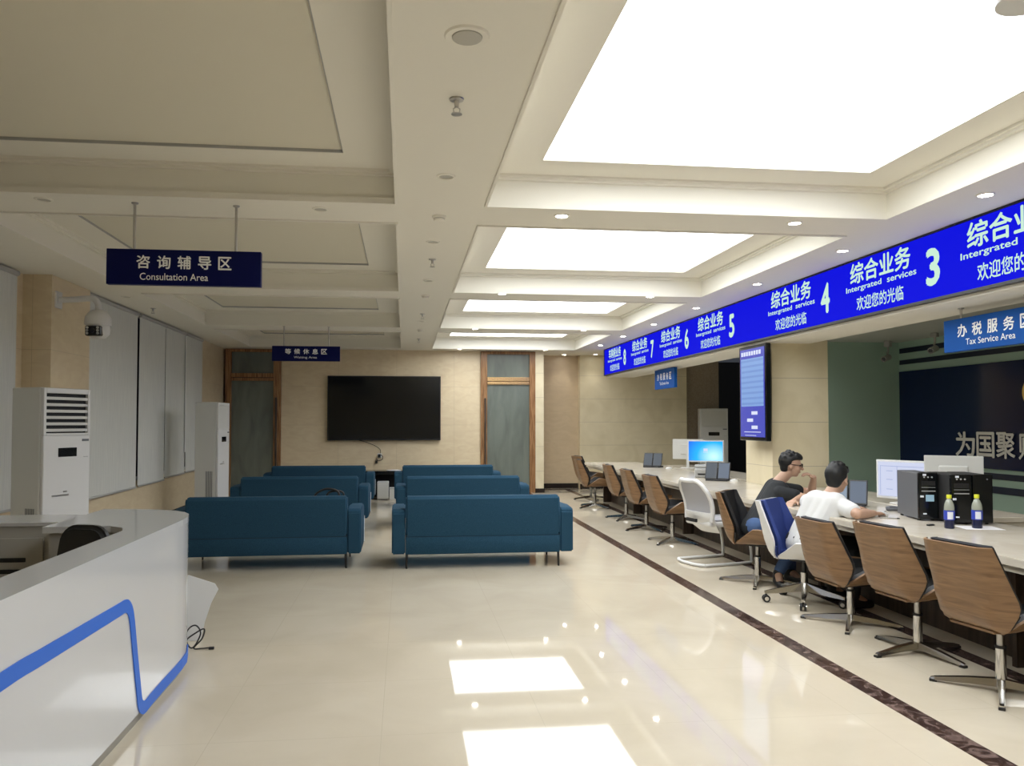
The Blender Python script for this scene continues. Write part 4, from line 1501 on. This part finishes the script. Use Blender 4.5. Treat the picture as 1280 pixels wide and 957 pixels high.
def hand(bm, wrist, d, palm_n, thumb_side, curl, size=1.0):
    """palm and five fingers; d pointing direction, palm_n outward from the back of the hand, thumb_side unit vector"""
    d, n, sd = Vector(d).normalized(), Vector(palm_n).normalized(), Vector(thumb_side).normalized()
    w = Vector(wrist)
    k = size
    for q in (-1, -.33, .33, 1):
        limb(bm, w + sd * (.018 * q * k), w + d * (.075 * k) + sd * (.030 * q * k), .017 * k, .014 * k)
    for q, ln in ((1, .068), (.33, .076), (-.33, .070), (-1, .055)):
        p = w + d * (.078 * k) + sd * (.031 * q * k)
        a = curl * .5
        dirv = d
        r = .0095 * k
        for s, f in enumerate((.45, .32, .23)):
            ang = curl * (s + 1) / 2
            dv = (d * math.cos(ang) - n * math.sin(ang))
            p2 = p + dv * (ln * f * k)
            limb(bm, p, p2, r, r * .92)
            p, r = p2, r * .92
    p = w + d * (.02 * k) + sd * (.028 * k)
    p2 = p + (d * .6 + sd * .8 - n * .2).normalized() * (.04 * k)
    p3 = p2 + (d * .95 + sd * .25 - n * .2).normalized() * (.032 * k)
    limb(bm, p, p2, .013 * k, .011 * k); limb(bm, p2, p3, .011 * k, .009 * k)


def frame_of(fwd, up=(0, 0, 1)):
    f_ = Vector(fwd).normalized()
    l = Vector(up).cross(f_).normalized()
    u = f_.cross(l)
    return f_, l, u


def build_person(name, label, joints_, look, clothes, glasses, loc):
    J = {k: Vector(v) for k, v in joints_.items() if not k.startswith('hand')}
    t = thing(name, label, 'person', loc)
    off = Vector(loc)
    J = {k: v - off for k, v in J.items()}
    f_, l, u = frame_of(look)
    hc = J['head']
    Rh = Matrix((f_, l, u)).transposed()
    bm = BM()
    # head: skull, face, jaw, nose, ears, brow, lips
    ball(bm, hc + u * .018 - f_ * .008, .098, (.98, .80, .98), Rh)
    ball(bm, hc + f_ * .022 - u * .030, .075, (.90, .80, 1.08), Rh)
    ball(bm, hc + f_ * .048 - u * .085, .030, (.9, 1.1, .8), Rh)
    limb(bm, hc + f_ * .088 + u * .004, hc + f_ * .108 - u * .028, .009, .014)
    ball(bm, hc + f_ * .078 + u * .020, .018, (.7, 2.2, .6), Rh)
    ball(bm, hc + f_ * .086 - u * .060, .012, (.7, 1.7, .6), Rh)
    for s in (-1, 1):
        ball(bm, hc + l * (.081 * s) - f_ * .006 - u * .012, .026, (.62, .34, 1.1), Rh)
        ball(bm, hc + f_ * .055 + l * (.042 * s) - u * .03, .026, (.8, .8, .8), Rh)
    limb(bm, J['neck'], hc - u * .06 - f_ * .012, .056, .052)
    # trunk
    pl, pr, sl, sr = J['hip_l'], J['hip_r'], J['sh_l'], J['sh_r']
    pel = (pl + pr) / 2
    mid = (sl + sr) / 2
    for k in (.18, .5, .82):
        a = pl.lerp(pr, k); b_ = sl.lerp(sr, .2 + .6 * k)
        limb(bm, a, b_, .105, .098)
    limb(bm, mid, J['neck'], .075, .056)
    limb(bm, sl, J['neck'], .056, .048); limb(bm, sr, J['neck'], .056, .048)
    for s in 'lr':
        chain(bm, [(J['sh_' + s], .056), (J['el_' + s], .040), (J['el_' + s].lerp(J['wr_' + s], .35), .040), (J['wr_' + s], .026)])
        h = joints_['hand_' + s]
        hand(bm, J['wr_' + s], *h)
        chain(bm, [(J['hip_' + s], .085), (J['kn_' + s], .056), (J['kn_' + s].lerp(J['an_' + s], .3), .056), (J['an_' + s], .036)])
        toe = J['toe_' + s]
        limb(bm, J['an_' + s], toe, .036, .028)
    fused('body', bm, 'skin', t, .0065, 3)
    # eyes
    for s in (-1, 1):
        bm = BM(); ball(bm, hc + f_ * .078 + l * (.031 * s) + u * .004, .0115, (1, 1, .7), Rh, 10); obj('eye', bm, 'hair', t, True)
    # hair cap, cut short at the nape, fuller on top
    bm = BM()
    ball(bm, hc + u * .036 - f_ * .016, .105, (1.0, .86, .96), Rh, 20)
    ball(bm, hc + u * .075 + f_ * .025, .070, (1.1, 1.05, .75), Rh)
    ball(bm, hc - f_ * .050 - u * .020, .068, (.75, 1.0, 1.0), Rh)
    for k in range(26):
        a = random.uniform(0, 2 * PI); e_ = random.uniform(.35, 1.4)
        dv = (f_ * math.cos(a) * math.cos(e_) + l * math.sin(a) * math.cos(e_) * .85 + u * math.sin(e_))
        ball(bm, hc + u * .036 - f_ * .012 + dv * .098, .018, (1, 1, 1), None, 8)
    # cut away the face side: pull hair vertices in front of the hairline back inside the skull
    for v in bm.verts:
        q = v.co - hc
        x, z = q.dot(f_), q.dot(u)
        if z < .045 and x > -.004:
            v.co -= f_ * (x + .004) + u * 0
        if z < .0 and x > -.030:
            v.co -= f_ * min(x + .030, .06)
    fused('hair', bm, 'hair', t, .007, 2)
    # shirt
    bm = BM()
    for k in (.12, .5, .88):
        a = pl.lerp(pr, k); b_ = sl.lerp(sr, .18 + .64 * k)
        limb(bm, a - (b_ - a).normalized() * .02, b_, .121, .112)
    limb(bm, sl, J['neck'] - (J['neck'] - mid) * .25, .070, .060); limb(bm, sr, J['neck'] - (J['neck'] - mid) * .25, .070, .060)
    for s in 'lr':
        a, b_ = J['sh_' + s], J['el_' + s]
        limb(bm, a, a.lerp(b_, .62), .070, .066)
    fused('shirt', bm, clothes['shirt'], t, .0075, 5)
    # trousers
    bm = BM()
    limb(bm, pl, pr, .116, .116)
    for s in 'lr':
        h, k, a = J['hip_' + s], J['kn_' + s], J['an_' + s]
        chain(bm, [(h, .100), (k, .070), (k.lerp(a, .4), .066), (k.lerp(a, .93), .052)])
    fused('trousers', bm, clothes['trousers'], t, .0075, 4)
    for s in 'lr':
        bm = BM()
        a, toe = J['an_' + s], J['toe_' + s]
        zf = .034 - off.z
        d = Vector((toe.x - a.x, toe.y - a.y, 0)).normalized()
        heel = Vector((a.x, a.y, 0)) - d * .025
        tz = Vector((toe.x, toe.y, 0)) + d * .02
        lift = clothes.get('heel', 0)
        limb(bm, heel + Vector((0, 0, zf + .014 + lift)), tz + Vector((0, 0, zf)), .046, .034)
        limb(bm, a, heel + Vector((0, 0, zf + .02 + lift)), .046, .044)
        fused('shoe', bm, 'black_leather', t, .007, 3)
    if glasses:
        bm = BM()
        for s in (-1, 1):
            c = hc + f_ * .098 + l * (.033 * s) + u * .004
            pts = [c + l * (.026 * math.cos(q)) + u * (.018 * math.sin(q)) for q in [2 * PI * i / 14 for i in range(15)]]
            tube(bm, pts, .003, 6)
            tube(bm, [c + l * (.026 * s), hc + f_ * .06 + l * (.078 * s) + u * .008, hc - f_ * .012 + l * (.086 * s) + u * .006], .003, 6)
        tube(bm, [hc + f_ * .100 - l * .008 + u * .006, hc + f_ * .100 + l * .008 + u * .006], .003, 6)
        obj('glasses', bm, 'black_gloss', t)
    return t


# person in black, leaning on the counter, far hand at the mouth
build_person('person', 'person in black T-shirt and glasses leaning on the counter, hand at the mouth', dict(
    head=(3.705, 7.19, 1.085), neck=(3.585, 7.235, .905),
    sh_r=(3.52, 7.06, .825), sh_l=(3.635, 7.40, .85),
    hip_r=(3.265, 7.00, .505), hip_l=(3.335, 7.20, .505),
    el_r=(3.70, 6.95, .795), wr_r=(3.53, 6.80, .778), hand_r=((-.75, -.62, -.12), (0, 0, 1), (.62, -.75, 0), .55, .92),
    el_l=(3.99, 7.34, .80), wr_l=(3.915, 7.155, .965), hand_l=((-.80, -.12, .42), (.45, -.35, .8), (-.1, -1, -.2), .9, .92),
    kn_r=(3.66, 6.88, .505), kn_l=(3.68, 7.20, .505), an_r=(3.40, 6.86, .12), an_l=(3.60, 7.02, .10),
    toe_r=(3.36, 6.74, .035), toe_l=(3.64, 6.87, .035)), (.93, -.36, -.10), dict(shirt='black_cloth', trousers='denim'), True, (3.3, 7.05, 0))
# person in white, seen from behind, right forearm along the counter
build_person('person', 'person in white T-shirt seen from behind at the counter, arm reaching to the right', dict(
    head=(3.56, 6.13, 1.03), neck=(3.485, 6.12, .895),
    sh_r=(3.51, 5.955, .815), sh_l=(3.385, 6.28, .825),
    hip_r=(3.32, 6.04, .505), hip_l=(3.29, 6.25, .505),
    el_r=(3.50, 5.745, .785), wr_r=(3.72, 5.885, .772), hand_r=((.84, .42, -.05), (0, 0, 1), (-.42, .84, 0), .35, .92),
    el_l=(3.62, 6.46, .785), wr_l=(3.80, 6.30, .772), hand_l=((.85, -.2, -.05), (0, 0, 1), (-.2, -.85, 0), .35, .92),
    kn_r=(3.62, 6.02, .505), kn_l=(3.62, 6.30, .505), an_r=(3.60, 5.98, .10), an_l=(3.60, 6.32, .10),
    toe_r=(3.72, 5.98, .035), toe_l=(3.72, 6.33, .035)), (.86, .50, -.16), dict(shirt='white_cloth', trousers='black_cloth'), False, (3.24, 6.2, 0))
mouse((3.845, 5.955, ZW), R(25), 'mouse under the right hand of the person in white')
